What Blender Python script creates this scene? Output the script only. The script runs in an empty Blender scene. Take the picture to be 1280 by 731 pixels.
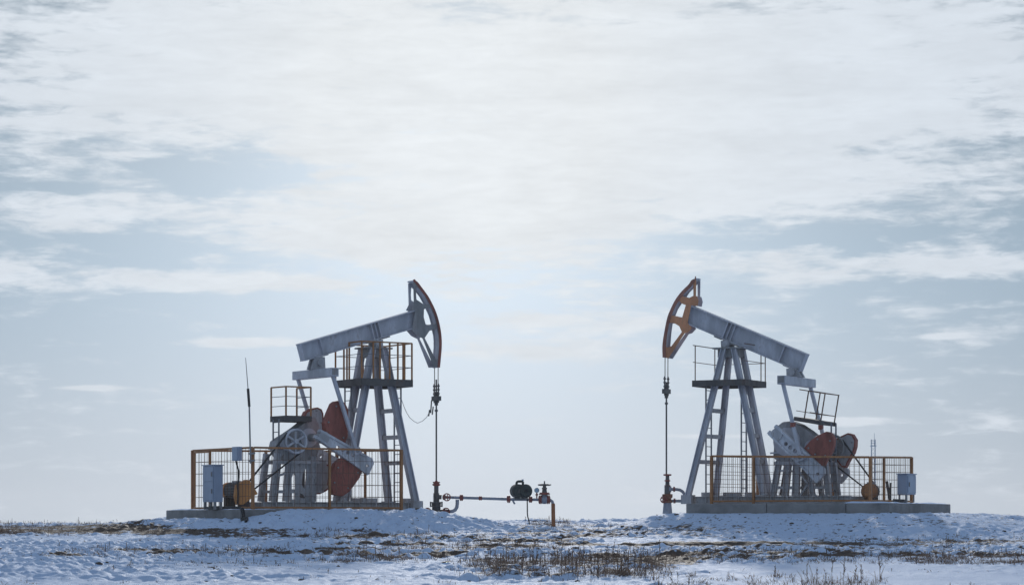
import bpy, math, random
import numpy as np
from mathutils import Vector, Matrix
from mathutils.geometry import tessellate_polygon

random.seed(7)
R = math.radians
scene = bpy.context.scene
COL = scene.collection
CAMZ, FPX, HOR = 1.6, 3200.0, 655.0      # survey data of the photograph: eye height, focal length, horizon row


def W(px, py, Y):
    """place of a surveyed point standing Y metres away"""
    return Vector(((px - 640) / FPX * Y, Y, CAMZ + (HOR - py) / FPX * Y))


# ------------------------------------------------------------------ node helpers
def nn(nt, typ, **kw):
    n = nt.nodes.new(typ)
    for k, v in kw.items():
        if k == 'inp':
            for i, val in v.items():
                n.inputs[i].default_value = val
        else:
            setattr(n, k, v)
    return n


def math_node(nt, op, a, b=None, clamp=False):
    n = nt.nodes.new('ShaderNodeMath')
    n.operation = op
    n.use_clamp = clamp
    for i, v in enumerate((a, b)):
        if v is None:
            continue
        if isinstance(v, (int, float)):
            n.inputs[i].default_value = v
        else:
            nt.links.new(v, n.inputs[i])
    return n.outputs[0]


def mix_col(nt, fac, a, b, blend='MIX'):
    n = nt.nodes.new('ShaderNodeMix')
    n.data_type = 'RGBA'
    n.blend_type = blend
    for idx, v in ((0, fac), (6, a), (7, b)):
        if isinstance(v, (int, float)):
            n.inputs[idx].default_value = v
        elif isinstance(v, tuple):
            n.inputs[idx].default_value = (*v[:3], 1)
        else:
            nt.links.new(v, n.inputs[idx])
    return n.outputs[2]


def ramp(nt, v, lo, hi, smooth=True):
    n = nt.nodes.new('ShaderNodeMapRange')
    n.interpolation_type = 'SMOOTHSTEP' if smooth else 'LINEAR'
    n.inputs[1].default_value = lo
    n.inputs[2].default_value = hi
    nt.links.new(v, n.inputs[0])
    return n.outputs[0]


def noise(nt, vec, scale, detail=4, rough=0.55, dist=0.0):
    n = nt.nodes.new('ShaderNodeTexNoise')
    n.inputs['Scale'].default_value = scale
    n.inputs['Detail'].default_value = detail
    n.inputs['Roughness'].default_value = rough
    n.inputs['Distortion'].default_value = dist
    if vec is not None:
        nt.links.new(vec, n.inputs['Vector'])
    return n.outputs[0]


def new_mat(name):
    m = bpy.data.materials.new(name)
    m.use_nodes = True
    nt = m.node_tree
    b = nt.nodes['Principled BSDF']
    return m, nt, b


def paint(name, col, rough=0.5, metal=0.0, wear=None, wear_amt=0.0, var=0.18, scale=2.5, streak=True):
    """weathered paint: tone drifts, streaks and worn or rusty spots"""
    m, nt, b = new_mat(name)
    geo = nn(nt, 'ShaderNodeNewGeometry')
    mp = nn(nt, 'ShaderNodeMapping')
    mp.inputs['Scale'].default_value = (1, 1, 0.35 if streak else 1)
    nt.links.new(geo.outputs['Position'], mp.inputs['Vector'])
    n1 = noise(nt, mp.outputs[0], scale, 5, 0.6)
    n2 = noise(nt, mp.outputs[0], scale * 7, 4, 0.65)
    dark = tuple(c * (1 - var * 1.6) for c in col)
    lite = tuple(min(1, c * (1 + var)) for c in col)
    c = mix_col(nt, ramp(nt, n1, 0.3, 0.7), dark, lite)
    if wear:
        f = math_node(nt, 'ADD', math_node(nt, 'MULTIPLY', n1, 0.5), math_node(nt, 'MULTIPLY', n2, 0.5))
        f = math_node(nt, 'MULTIPLY', ramp(nt, f, 0.52, 0.66), wear_amt)
        c = mix_col(nt, f, c, wear)
    nt.links.new(c, b.inputs['Base Color'])
    r = nt.nodes.new('ShaderNodeMapRange')
    r.inputs[3].default_value = rough - 0.1
    r.inputs[4].default_value = min(1, rough + 0.2)
    nt.links.new(n2, r.inputs[0])
    nt.links.new(r.outputs[0], b.inputs['Roughness'])
    b.inputs['Metallic'].default_value = metal
    bm = nn(nt, 'ShaderNodeBump')
    bm.inputs['Strength'].default_value = 0.12
    bm.inputs['Distance'].default_value = 0.01
    nt.links.new(n2, bm.inputs['Height'])
    nt.links.new(bm.outputs[0], b.inputs['Normal'])
    return m


M = {}
RUST = (0.16, 0.075, 0.04)
M['grey'] = paint('grey_blue_paint', (0.51, 0.50, 0.54), 0.45, var=0.17, wear=(0.30, 0.25, 0.23), wear_amt=0.55)
M['grey_dull'] = paint('dull_grey_paint', (0.45, 0.43, 0.44), 0.55, var=0.20, wear=(0.22, 0.17, 0.14), wear_amt=0.7)
M['grey_box'] = paint('grey_gearbox_paint', (0.33, 0.315, 0.32), 0.55, var=0.28, wear=(0.16, 0.12, 0.10), wear_amt=0.85)
M['grey_light'] = paint('pale_grey_paint', (0.60, 0.59, 0.62), 0.45, var=0.22, wear=(0.28, 0.23, 0.21), wear_amt=0.7)
M['grey_dark'] = paint('dark_grey_paint', (0.27, 0.255, 0.25), 0.55, wear=RUST, wear_amt=0.35)
M['deck'] = paint('dark_deck_steel', (0.10, 0.092, 0.088), 0.7, wear=RUST, wear_amt=0.4)
M['orange'] = paint('orange_brown_paint', (0.39, 0.165, 0.058), 0.5, wear=(0.17, 0.075, 0.045), wear_amt=0.7)
M['orange_head'] = paint('faded_orange_paint', (0.60, 0.25, 0.12), 0.5, wear=(0.40, 0.18, 0.10), wear_amt=0.5)
M['red'] = paint('red_oxide_paint', (0.30, 0.085, 0.06), 0.55, var=0.28, wear=(0.13, 0.055, 0.045), wear_amt=0.8)
M['guard'] = paint('orange_guard_paint', (0.74, 0.30, 0.085), 0.5, wear=(0.22, 0.09, 0.04), wear_amt=0.7)
M['red_brown'] = paint('red_brown_paint', (0.34, 0.135, 0.095), 0.55, wear=(0.2, 0.09, 0.07), wear_amt=0.5)
M['wire'] = paint('brown_wire', (0.16, 0.085, 0.055), 0.6)
M['greywire'] = paint('grey_wire', (0.22, 0.22, 0.24), 0.5)
M['black'] = paint('black_rubber', (0.022, 0.022, 0.024), 0.6)
M['steel'] = paint('oily_steel', (0.12, 0.115, 0.115), 0.45, metal=0.3, wear=RUST, wear_amt=0.5)
M['valve'] = paint('red_valve_paint', (0.26, 0.06, 0.045), 0.5, wear=(0.08, 0.05, 0.04), wear_amt=0.6)
M['pipe'] = paint('pale_pipe_paint', (0.30, 0.31, 0.36), 0.5, wear=(0.12, 0.09, 0.08), wear_amt=0.7)
M['cabinet'] = paint('pale_blue_cabinet_paint', (0.32, 0.37, 0.47), 0.4, var=0.08, wear=(0.3, 0.3, 0.33), wear_amt=0.3)
M['green'] = paint('dark_green_paint', (0.03, 0.042, 0.04), 0.4)
M['block'] = paint('rusty_valve_block', (0.25, 0.105, 0.06), 0.6, wear=(0.10, 0.06, 0.045), wear_amt=0.8)
M['dial'] = paint('gauge_dial', (0.35, 0.45, 0.55), 0.3)
M['tower'] = paint('tower_haze_blue', (0.10, 0.22, 0.36), 0.6)  # blue fade of the distant air put into the tower's colour
M['rust_pipe'] = paint('rusty_orange_pipe', (0.36, 0.13, 0.05), 0.6, wear=(0.17, 0.07, 0.04), wear_amt=0.8)


def concrete_mat():
    m, nt, b = new_mat('weathered_concrete')
    geo = nn(nt, 'ShaderNodeNewGeometry')
    n1 = noise(nt, geo.outputs['Position'], 1.3, 6, 0.6)
    n2 = noise(nt, geo.outputs['Position'], 14, 5, 0.7)
    c = mix_col(nt, ramp(nt, n1, 0.3, 0.7), (0.17, 0.158, 0.153), (0.31, 0.29, 0.28))
    c = mix_col(nt, math_node(nt, 'MULTIPLY', ramp(nt, n2, 0.5, 0.75), 0.5), c, (0.17, 0.16, 0.155))
    nt.links.new(c, b.inputs['Base Color'])
    b.inputs['Roughness'].default_value = 0.9
    bm = nn(nt, 'ShaderNodeBump')
    bm.inputs['Strength'].default_value = 0.4
    bm.inputs['Distance'].default_value = 0.02
    nt.links.new(n2, bm.inputs['Height'])
    nt.links.new(bm.outputs[0], b.inputs['Normal'])
    return m


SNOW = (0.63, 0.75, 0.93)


def snow_mat():
    m, nt, b = new_mat('crusted_snow_and_soil')
    geo = nn(nt, 'ShaderNodeNewGeometry')
    att = nn(nt, 'ShaderNodeAttribute', attribute_name='soil')
    n1 = noise(nt, geo.outputs['Position'], 1.1, 6, 0.6)
    n2 = noise(nt, geo.outputs['Position'], 5.5, 6, 0.68)
    n3 = noise(nt, geo.outputs['Position'], 30, 4, 0.7)
    # bare earth where the drift is thin: attribute of the terrain plus breakup
    s = math_node(nt, 'ADD', att.outputs['Fac'], math_node(nt, 'MULTIPLY', math_node(nt, 'SUBTRACT', n2, 0.5), 1.7))
    s = math_node(nt, 'ADD', s, math_node(nt, 'MULTIPLY', math_node(nt, 'SUBTRACT', n1, 0.5), 0.5))
    mask = ramp(nt, s, 0.52, 0.66)
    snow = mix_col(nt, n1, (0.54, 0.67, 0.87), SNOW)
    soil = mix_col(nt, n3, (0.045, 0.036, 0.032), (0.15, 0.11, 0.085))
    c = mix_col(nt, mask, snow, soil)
    nt.links.new(c, b.inputs['Base Color'])
    b.inputs['Roughness'].default_value = 0.75
    b.inputs['Specular IOR Level'].default_value = 0.10
    h = math_node(nt, 'ADD', math_node(nt, 'MULTIPLY', n2, 0.8), math_node(nt, 'MULTIPLY', n3, 0.35))
    bm = nn(nt, 'ShaderNodeBump')
    bm.inputs['Strength'].default_value = 1.0
    bm.inputs['Distance'].default_value = 0.07
    nt.links.new(h, bm.inputs['Height'])
    nt.links.new(bm.outputs[0], b.inputs['Normal'])
    return m


def grass_mat():
    m, nt, b = new_mat('dry_winter_grass')
    att = nn(nt, 'ShaderNodeAttribute', attribute_name='tone')
    c = mix_col(nt, att.outputs['Fac'], (0.07, 0.05, 0.042), (0.24, 0.165, 0.115))
    nt.links.new(c, b.inputs['Base Color'])
    b.inputs['Roughness'].default_value = 0.8
    tr = nn(nt, 'ShaderNodeBsdfTranslucent')
    nt.links.new(c, tr.inputs['Color'])
    mx = nn(nt, 'ShaderNodeMixShader')
    mx.inputs[0].default_value = 0.22
    nt.links.new(b.outputs[0], mx.inputs[1])
    nt.links.new(tr.outputs[0], mx.inputs[2])
    nt.links.new(mx.outputs[0], nt.nodes['Material Output'].inputs['Surface'])
    return m


def soil_mat():
    m, nt, b = new_mat('frozen_soil')
    geo = nn(nt, 'ShaderNodeNewGeometry')
    n = noise(nt, geo.outputs['Position'], 9, 5, 0.65)
    c = mix_col(nt, n, (0.03, 0.025, 0.022), (0.12, 0.09, 0.07))
    nt.links.new(c, b.inputs['Base Color'])
    b.inputs['Roughness'].default_value = 0.95
    return m


M['concrete'] = concrete_mat()
M['snow'] = snow_mat()
M['grass'] = grass_mat()
M['soil'] = soil_mat()

# ------------------------------------------------------------------ mesh helpers
INV = {}


def tag(o, label=None, cat=None, group=None, kind=None):
    for k, v in (('label', label), ('category', cat), ('group', group), ('kind', kind)):
        if v:
            o[k] = v
    return o


def thing(name, loc, label, cat, group=None, rot=0.0):
    o = bpy.data.objects.new(name, None)
    o.empty_display_size = 0.3
    COL.objects.link(o)
    o.location = loc
    o.rotation_euler = (0, 0, rot)
    INV[o.name] = (Matrix.Translation(Vector(loc)) @ Matrix.Rotation(rot, 4, 'Z')).inverted()
    tag(o, label, cat, group)
    return o


class MB:
    def __init__(self):
        self.v, self.f, self.smooth = [], [], []

    def add(self, vs, fs, smooth=False):
        k = len(self.v)
        self.v += [Vector(p) for p in vs]
        for f in fs:
            self.f.append([i + k for i in f])
            self.smooth.append(smooth)
        return self

    def prism(self, poly, vec):
        n = len(poly)
        vec = Vector(vec)
        vs = [Vector(p) for p in poly] + [Vector(p) + vec for p in poly]
        tris = tessellate_polygon([vs[:n]])
        fs = [list(t) for t in tris] + [[i + n for i in reversed(t)] for t in tris]
        fs += [[i, (i + 1) % n, (i + 1) % n + n, i + n] for i in range(n)]
        return self.add(vs, fs)

    def plate(self, loops, vec):
        """plate with holes: first loop outside, the rest holes"""
        vec = Vector(vec)
        flat = [Vector(p) for lp in loops for p in lp]
        n = len(flat)
        tris = tessellate_polygon([[Vector(p) for p in lp] for lp in loops])
        fs = [list(t) for t in tris] + [[i + n for i in reversed(t)] for t in tris]
        k = 0
        for lp in loops:
            m = len(lp)
            fs += [[k + i, k + (i + 1) % m, k + (i + 1) % m + n, k + i + n] for i in range(m)]
            k += m
        return self.add(flat + [p + vec for p in flat], fs)

    def bar(self, a, b, w, h, up=(0, 0, 1)):
        a, b, up = Vector(a), Vector(b), Vector(up)
        d = (b - a).normalized()
        s = d.cross(up)
        if s.length < 1e-4:
            s = d.cross(Vector((1, 0, 0)))
        s.normalize()
        u = s.cross(d)
        vs = []
        for p in (a, b):
            for i, j in ((-1, -1), (1, -1), (1, 1), (-1, 1)):
                vs.append(p + s * (w / 2 * i) + u * (h / 2 * j))
        return self.add(vs, [[0, 1, 2, 3], [7, 6, 5, 4], [0, 4, 5, 1], [1, 5, 6, 2], [2, 6, 7, 3], [3, 7, 4, 0]])

    def channel(self, a, b, w, h, t=0.02, up=(0, 0, 1)):
        """I section with its web between two flanges"""
        a, b, up = Vector(a), Vector(b), Vector(up)
        d = (b - a).normalized()
        s = d.cross(up).normalized()
        u = s.cross(d)
        self.bar(a, b, t, h - 2 * t, up)
        for j in (-1, 1):
            self.bar(a + u * (j * (h - t) / 2), b + u * (j * (h - t) / 2), w, t, up)
        return self

    def tube(self, pts, r, n=8, caps=True):
        pts = [Vector(p) for p in pts]
        rs = r if isinstance(r, (list, tuple)) else [r] * len(pts)
        vs, fs = [], []
        prev = None
        for i, p in enumerate(pts):
            d = (pts[min(i + 1, len(pts) - 1)] - pts[max(i - 1, 0)]).normalized()
            if prev is None:
                s = d.cross(Vector((0, 0, 1)))
                if s.length < 1e-3:
                    s = d.cross(Vector((1, 0, 0)))
            else:
                s = prev - d * prev.dot(d)
            s.normalize()
            prev = s
            t = d.cross(s)
            for k in range(n):
                a = 2 * math.pi * k / n
                vs.append(p + (s * math.cos(a) + t * math.sin(a)) * rs[i])
        for i in range(len(pts) - 1):
            for k in range(n):
                fs.append([i * n + k, i * n + (k + 1) % n, (i + 1) * n + (k + 1) % n, (i + 1) * n + k])
        self.add(vs, fs, True)
        if caps:
            m = (len(pts) - 1) * n
            self.add([vs[k] for k in range(n)], [list(reversed(range(n)))])
            self.add([vs[m + k] for k in range(n)], [list(range(n))])
        return self

    def cyl(self, a, b, r, n=20):
        return self.tube([a, b], r, n)

    def ring(self, c, axis, r, rr, n=20, k=8):
        """torus: hand wheels and rims"""
        axis = Vector(axis).normalized()
        s = axis.cross(Vector((0, 0, 1)))
        if s.length < 1e-3:
            s = axis.cross(Vector((1, 0, 0)))
        s.normalize()
        t = axis.cross(s)
        vs, fs = [], []
        for i in range(n):
            a = 2 * math.pi * i / n
            rad = s * math.cos(a) + t * math.sin(a)
            for j in range(k):
                b = 2 * math.pi * j / k
                vs.append(Vector(c) + rad * (r + rr * math.cos(b)) + axis * (rr * math.sin(b)))
        for i in range(n):
            for j in range(k):
                fs.append([i * k + j, ((i + 1) % n) * k + j, ((i + 1) % n) * k + (j + 1) % k, i * k + (j + 1) % k])
        return self.add(vs, fs, True)

    def wheel(self, c, axis, r, rr, spokes=6, hub=0.25):
        c, axis = Vector(c), Vector(axis).normalized()
        self.ring(c, axis, r, rr)
        s = axis.cross(Vector((0, 0, 1)))
        if s.length < 1e-3:
            s = axis.cross(Vector((1, 0, 0)))
        s.normalize()
        t = axis.cross(s)
        for i in range(spokes):
            a = 2 * math.pi * (i + 0.5) / spokes
            self.bar(c, c + (s * math.cos(a) + t * math.sin(a)) * r, rr * 1.4, rr * 1.4, axis)
        self.cyl(c - axis * rr * 1.6, c + axis * rr * 1.6, r * hub, 12)
        return self

    def build_each(self, name, mat, parent=None, bevel=0.0):
        """one object for every separate piece"""
        key, root = {}, list(range(len(self.v)))

        def find(i):
            while root[i] != i:
                root[i] = root[root[i]]
                i = root[i]
            return i
        for i, q in enumerate(self.v):
            k = (round(q.x, 4), round(q.y, 4), round(q.z, 4))
            if k in key:
                root[find(i)] = find(key[k])
            else:
                key[k] = i
        for f in self.f:
            for i in f[1:]:
                root[find(i)] = find(f[0])
        groups = {}
        for fi, f in enumerate(self.f):
            groups.setdefault(find(f[0]), []).append(fi)
        out = []
        for g in groups.values():
            m = MB()
            idx = {}
            for fi in g:
                for i in self.f[fi]:
                    if i not in idx:
                        idx[i] = len(m.v)
                        m.v.append(self.v[i])
                m.f.append([idx[i] for i in self.f[fi]])
                m.smooth.append(self.smooth[fi])
            out.append(m.build(name, mat, parent, bevel=bevel))
        return out

    def build(self, name, mat, parent=None, origin=None, bevel=0.0, label=None):
        me = bpy.data.meshes.new(name)
        o = bpy.data.objects.new(name, me)
        COL.objects.link(o)
        if parent is not None:
            inv = INV[parent.name]
            o.parent = parent
            INV[o.name] = inv
            vs = [inv @ p for p in self.v]
        else:
            org = Vector(origin) if origin is not None else Vector((0, 0, 0))
            o.location = org
            vs = [p - org for p in self.v]
            INV[o.name] = Matrix.Translation(org).inverted()
        me.from_pydata([tuple(p) for p in vs], [], self.f)
        me.polygons.foreach_set('use_smooth', self.smooth)
        import bmesh
        bm = bmesh.new()
        bm.from_mesh(me)
        bmesh.ops.recalc_face_normals(bm, faces=bm.faces)
        bm.to_mesh(me)
        bm.free()
        me.materials.append(mat)
        if bevel:
            md = o.modifiers.new('edge', 'BEVEL')
            md.width = bevel
            md.segments = 2
            md.limit_method = 'ANGLE'
        if label:
            o['label'] = label
        return o


# ------------------------------------------------------------------ pump frames
class Frame:
    """local axes of one pump: u towards its well, v across towards the viewer's side, z up"""

    def __init__(self, p0, Y0, theta, m):
        c, s = math.cos(R(theta)), math.sin(R(theta))
        self.f = Vector((m * c, s, 0))
        self.n = Vector((m * s, -c, 0))
        self.Y0 = Y0
        self.X0 = (p0 - 640) / FPX * Y0
        self.rot = math.atan2(self.f.y, self.f.x)

    def at(self, u, v, z):
        p = Vector((self.X0, self.Y0, 0)) + self.f * u + self.n * v
        p.z = z
        return p

    def u_of(self, px, v):
        k = (px - 640) / FPX
        return (self.X0 + self.n.x * v - k * (self.Y0 + self.n.y * v)) / (k * self.f.y - self.f.x)

    def px(self, px, py, v):
        u = self.u_of(px, v)
        p = self.at(u, v, 0)
        p.z = CAMZ + (HOR - py) / FPX * p.y
        return p


FL = Frame(467, 82.0, 33.0, 1)
FR = Frame(914, 82.0, 28.5, -1)

# ------------------------------------------------------------------ terrain
rng = np.random.default_rng(5)
PERM = rng.random((256, 256))


def vnoise(x, y):
    xi, yi = np.floor(x).astype(int), np.floor(y).astype(int)
    fx, fy = x - xi, y - yi
    fx = fx * fx * fx * (fx * (fx * 6 - 15) + 10)
    fy = fy * fy * fy * (fy * (fy * 6 - 15) + 10)
    a, b = PERM[xi & 255, yi & 255], PERM[(xi + 1) & 255, yi & 255]
    c, d = PERM[xi & 255, (yi + 1) & 255], PERM[(xi + 1) & 255, (yi + 1) & 255]
    return (a * (1 - fx) + b * fx) * (1 - fy) + (c * (1 - fx) + d * fx) * fy - 0.5


def sstep(a, b, x):
    t = np.clip((x - a) / (b - a), 0, 1)
    return t * t * (3 - 2 * t)


PROF_Y = [-6000, -60, 0, 40, 52, 60, 70, 77, 83, 90, 100, 125, 170, 300, 700, 1500, 6500]
PROF_Z = [-2.0, -1.75, -1.50, -0.95, -0.755, -0.62, -0.40, -0.20, -0.05, -0.03, -0.04, -0.2, -1.0, -3.2, -6.0, -8.0, -9.0]

# pad outlines in pump coordinates: u0, u1, v0, v1, z of slab foot, z of slab top
SLAB_L = dict(F=FL, u0=FL.u_of(300, 1.95), u1=FL.u_of(527, 1.3), v0=-3.25, v1=1.95, zb=1.62, zt=2.05)
SLAB_R = dict(F=FR, u0=FR.u_of(1112, 1.75), u1=FR.u_of(857, 1.75), v0=-3.95, v1=1.75, zb=1.815, zt=2.25)


def local(F, x, y):
    dx, dy = x - F.X0, y - F.Y0
    return dx * F.f.x + dy * F.f.y, dx * F.n.x + dy * F.n.y


def ruts(x, y):
    """edges of the field road crossing in front of the wells: signed distance along the view and strength"""
    w = 0.25 * vnoise(x / 1.7 + 4, x * 0 + 2) * 2
    out = []
    # far edge climbing away to the right
    s1 = y - (62.6 + 0.58 * np.clip(x, -8, 20) * (x > 0) + 0.10 * x * (x <= 0) + w)
    a1 = sstep(-6.5, -4.5, x) * (1 - sstep(8.2, 9.6, x))
    # near edge, running the whole width of the right half
    s2 = y - (56.6 - 0.10 * x + 0.7 * w)
    a2 = sstep(-3.5, -1.0, x) * (0.75 + 0.5 * vnoise(x / 1.3, x * 0 + 9)) + 0.45 * (1 - sstep(-7, -4, x)) * sstep(-0.1, 0.25, vnoise(x / 1.5, x * 0 + 5))
    s3 = y - (53.6 - 0.02 * x + w)
    a3 = sstep(4, 6, x) * sstep(-0.15, 0.2, vnoise(x / 0.9, x * 0 + 33))
    br = lambda k: 0.55 + 0.45 * sstep(-0.22, 0.12, vnoise(x / 1.1 + k, y / 3 + k) + 0.4 * vnoise(x / 0.35, x * 0 + k))
    return [(s1, a1 * br(3), 0.065), (s2, a2 * br(17), 0.065), (s3, a3 * br(29), 0.05)]


def Hfun(x, y):
    z = np.interp(y, PROF_Y, PROF_Z)
    near = sstep(75, 100, y) * (1 - sstep(150, 400, y))
    z = z + near * np.clip(0.0075 * x + 0.05, -0.13, 0.22) + CAMZ
    fade = 1 - sstep(160, 420, np.abs(y)) * 0.0
    z = z + 0.16 * vnoise(x / 9 + 3.1, y / 9 + 8.2) * sstep(30, 45, y)
    z = z - 0.20 * np.exp(-((x - 11.5) / 6.5) ** 2 - ((y - 72.0) / 5.0) ** 2)     # hollow in front of the far pad
    z = z - 0.08 * np.exp(-((x + 6) / 5.5) ** 2 - ((y - 72.5) / 4.0) ** 2)
    # banks pushed up round the two pads
    for S, w, kind in ((SLAB_L, 4.2, 0), (SLAB_R, 3.8, 1)):
        u, v = local(S['F'], x, y)
        wob = 0.9 * vnoise(x / 2.2, y / 2.2 + 40 * kind)
        du = np.maximum(S['u0'] - u, u - S['u1'])
        dv = np.maximum(S['v0'] - v, v - S['v1'])
        d = np.hypot(np.maximum(du, 0), np.maximum(dv, 0))
        inside = (du < 0.05) & (dv < 0.05)
        if kind == 0:
            t = sstep(S['u0'] - 0.6, S['u0'] + 1.6, u)
            top = S['zb'] + 0.10 + t * (S['zt'] - S['zb'] - 0.12)
            top = top - 0.20 * sstep(S['u1'] - 0.9, S['u1'] + 1.0, u)
        else:
            top = S['zb'] + 0.12 + 0 * u
        front = np.maximum(u - S['u1'], 0)
        k = 1 - sstep(0.0, w, np.hypot(np.where((u < S['u0']) & (kind == 1), 0.62 * d, d), 0.9 * front) * (1 + 0.25 * wob))
        bank = z + (top - z) * k + 0.05 * vnoise(x / 0.8, y / 0.8 + 7) * sstep(0, 0.6, d) * k
        z = np.where(inside, S['zb'] + 0.02, np.maximum(z, bank))
    # relief of wind crust, tussocks and clods; every octave fades out where it is too fine to matter
    far = 1 - sstep(110, 220, y)
    nearslab = 1.0
    for S in (SLAB_L, SLAB_R):
        u, v = local(S['F'], x, y)
        du = np.maximum(S['u0'] - u, u - S['u1'])
        dv = np.maximum(S['v0'] - v, v - S['v1'])
        nearslab = nearslab * sstep(-0.2, 1.2, np.hypot(np.maximum(du, 0), np.maximum(dv, 0)) + np.minimum(np.maximum(du, dv), 0))
    amp = far * (0.35 + 0.65 * nearslab) * sstep(25, 38, y)
    rough = 0.55 + 1.0 * sstep(-0.2, 0.25, vnoise(x / 5 + 9, y / 2.5 + 2) + 0.5 * vnoise(x / 1.2, y / 0.8))
    # the smooth drift in the right foreground
    smooth = sstep(2.2, 4.5, x) * (1 - sstep(49, 53.5, y))
    rough = rough * (1 - 0.75 * smooth)
    d = 0.065 * vnoise(x / 2.3, y / 2.3 + 11) + 0.055 * rough * vnoise(x / 0.75 + 5, y / 0.9)
    d = d + 0.115 * rough * np.abs(vnoise(x / 0.36, y / 0.5 + 3)) + 0.10 * rough * vnoise(x / 0.19, y / 0.30) * (0.6 + 0.8 * vnoise(x / 3 + 40, y / 3))
    d = d + 0.05 * rough * vnoise(x / 0.10 + 8, y / 0.17)
    z = z + d * amp
    for s_, a_, h_ in ruts(x, y):
        z = z + h_ * a_ * np.where(s_ < 0, np.exp(-(s_ / 0.30) ** 2), np.exp(-(s_ / 1.4) ** 2))
        z = z - 0.4 * h_ * a_ * np.exp(-((s_ + 1.1) / 0.5) ** 2)
    return z


def Hs(x, y):
    return float(Hfun(np.array([x]), np.array([y]))[0])


def project(x, y, z):
    return 640 + FPX * x / y, HOR - FPX * (z - CAMZ) / y


def gaussb(px, py, cx, cy, rx, ry):
    return np.exp(-(((px - cx) / rx) ** 2 + ((py - cy) / ry) ** 2))


def soil_field(x, y, z):
    yy = np.maximum(y, 20)
    px, py = project(x, yy, z)
    s = 0.17 + 0.10 * sstep(50, 70, y)
    for s_, a_, h_ in ruts(x, y):
        s = s + 0.62 * a_ * np.exp(-((s_ + 0.22) / 0.32) ** 2) * (0.85 + 0.6 * vnoise(x / 0.5, y / 0.3))
    # bare strip with thin grass on the left rim of the rise
    s = s + 0.45 * np.exp(-((y - 79 - 0.1 * x) / 3.0) ** 2) * (1 - sstep(-14, -8.5, x))
    s = s + 0.25 * np.exp(-((y - 68) / 5.0) ** 2) * sstep(-0.25, 0.3, vnoise(x / 5, y / 3))
    # earth showing through under the stands of dead grass
    streak = sstep(-0.20, 0.22, vnoise(x / 2.6 + 51, y / 1.1 + 13) + 0.6 * vnoise(x / 0.7, y / 0.5 + 90))
    for x0, x1, y0, y1, am in ((-80, 240, 656, 667, 0.42), (200, 470, 660, 671, 0.34), (40, 420, 684, 695, 0.52), (340, 640, 683, 703, 0.50), (560, 860, 690, 720, 0.46), (820, 1330, 689, 706, 0.55), (640, 900, 655, 674, 0.24), (430, 760, 663, 676, 0.26), (600, 1060, 674, 688, 0.34), (1040, 1330, 672, 690, 0.30)):
        w = sstep(x0 - 40, x0 + 40, px) * (1 - sstep(x1 - 40, x1 + 40, px)) * sstep(y0 - 2, y0 + 2, py) * (1 - sstep(y1 - 2, y1 + 2, py))
        s = s + am * w * streak
    for S in (SLAB_L, SLAB_R):
        u, v = local(S['F'], x, y)
        du = np.maximum(S['u0'] - u, u - S['u1'])
        dv = np.maximum(S['v0'] - v, v - S['v1'])
        d = np.hypot(np.maximum(du, 0), np.maximum(dv, 0))
        s = s + (0.10 if S is SLAB_L else 0.16) * np.exp(-((d - 2.6) / 2.2) ** 2)
    s = s * (1 - 0.8 * sstep(2.2, 4.5, x) * (1 - sstep(49, 53.5, y)))
    s = s * (1 - sstep(120, 200, y)) + 0.12 * sstep(120, 200, y)
    return s


def axis_points(lo, hi, step, ext, grow=1.16, top=2900):
    a = list(np.arange(lo, hi + 1e-6, step))
    st = step
    out = []
    x = hi
    while x < top:
        st *= grow
        x += st
        out.append(x)
    st, x, left = step, lo, []
    while x > -ext:
        st *= grow
        x -= st
        left.append(x)
    return np.array(left[::-1] + a + out)


xs = axis_points(-19, 19, 0.055, 2900)
ys_mid = list(np.arange(38, 66, 0.075)) + list(np.arange(66, 100, 0.12)) + list(np.arange(100, 128, 0.4))
ys = axis_points(0, 1, 1, 2900)
ys = np.array([q for q in axis_points(0, 37.5, 0.5, 2900) if q <= 37.6] + ys_mid)
st, q, tail = 0.4, 128.0, []
while q < 2900:
    tail.append(q)
    st *= 1.13
    q += st
ys = np.concatenate([ys, tail])
GX, GY = np.meshgrid(xs, ys)
GZ = Hfun(GX.ravel(), GY.ravel())
nx, ny = len(xs), len(ys)
co = np.column_stack([GX.ravel(), GY.ravel(), GZ]).astype(np.float32)
me = bpy.data.meshes.new('ground')
me.vertices.add(nx * ny)
me.vertices.foreach_set('co', co.ravel())
I = np.arange((ny - 1) * nx).reshape(ny - 1, nx)[:, :-1].ravel()
quads = np.column_stack([I, I + 1, I + nx + 1, I + nx]).astype(np.int32)
me.loops.add(quads.size)
me.loops.foreach_set('vertex_index', quads.ravel())
me.polygons.add(len(quads))
me.polygons.foreach_set('loop_start', np.arange(0, quads.size, 4, dtype=np.int32))
me.polygons.foreach_set('use_smooth', np.ones(len(quads), dtype=bool))
me.update(calc_edges=True)
sa = me.attributes.new('soil', 'FLOAT', 'POINT')
sa.data.foreach_set('value', soil_field(GX.ravel(), GY.ravel(), GZ).astype(np.float32))
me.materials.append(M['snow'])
ground = bpy.data.objects.new('ground', me)
COL.objects.link(ground)
tag(ground, kind='structure')

# ------------------------------------------------------------------ pumpjacks
def crop(ox, oy, s):
    return lambda pts: [(ox + a / s, oy + b / s) for a, b in pts]


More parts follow.
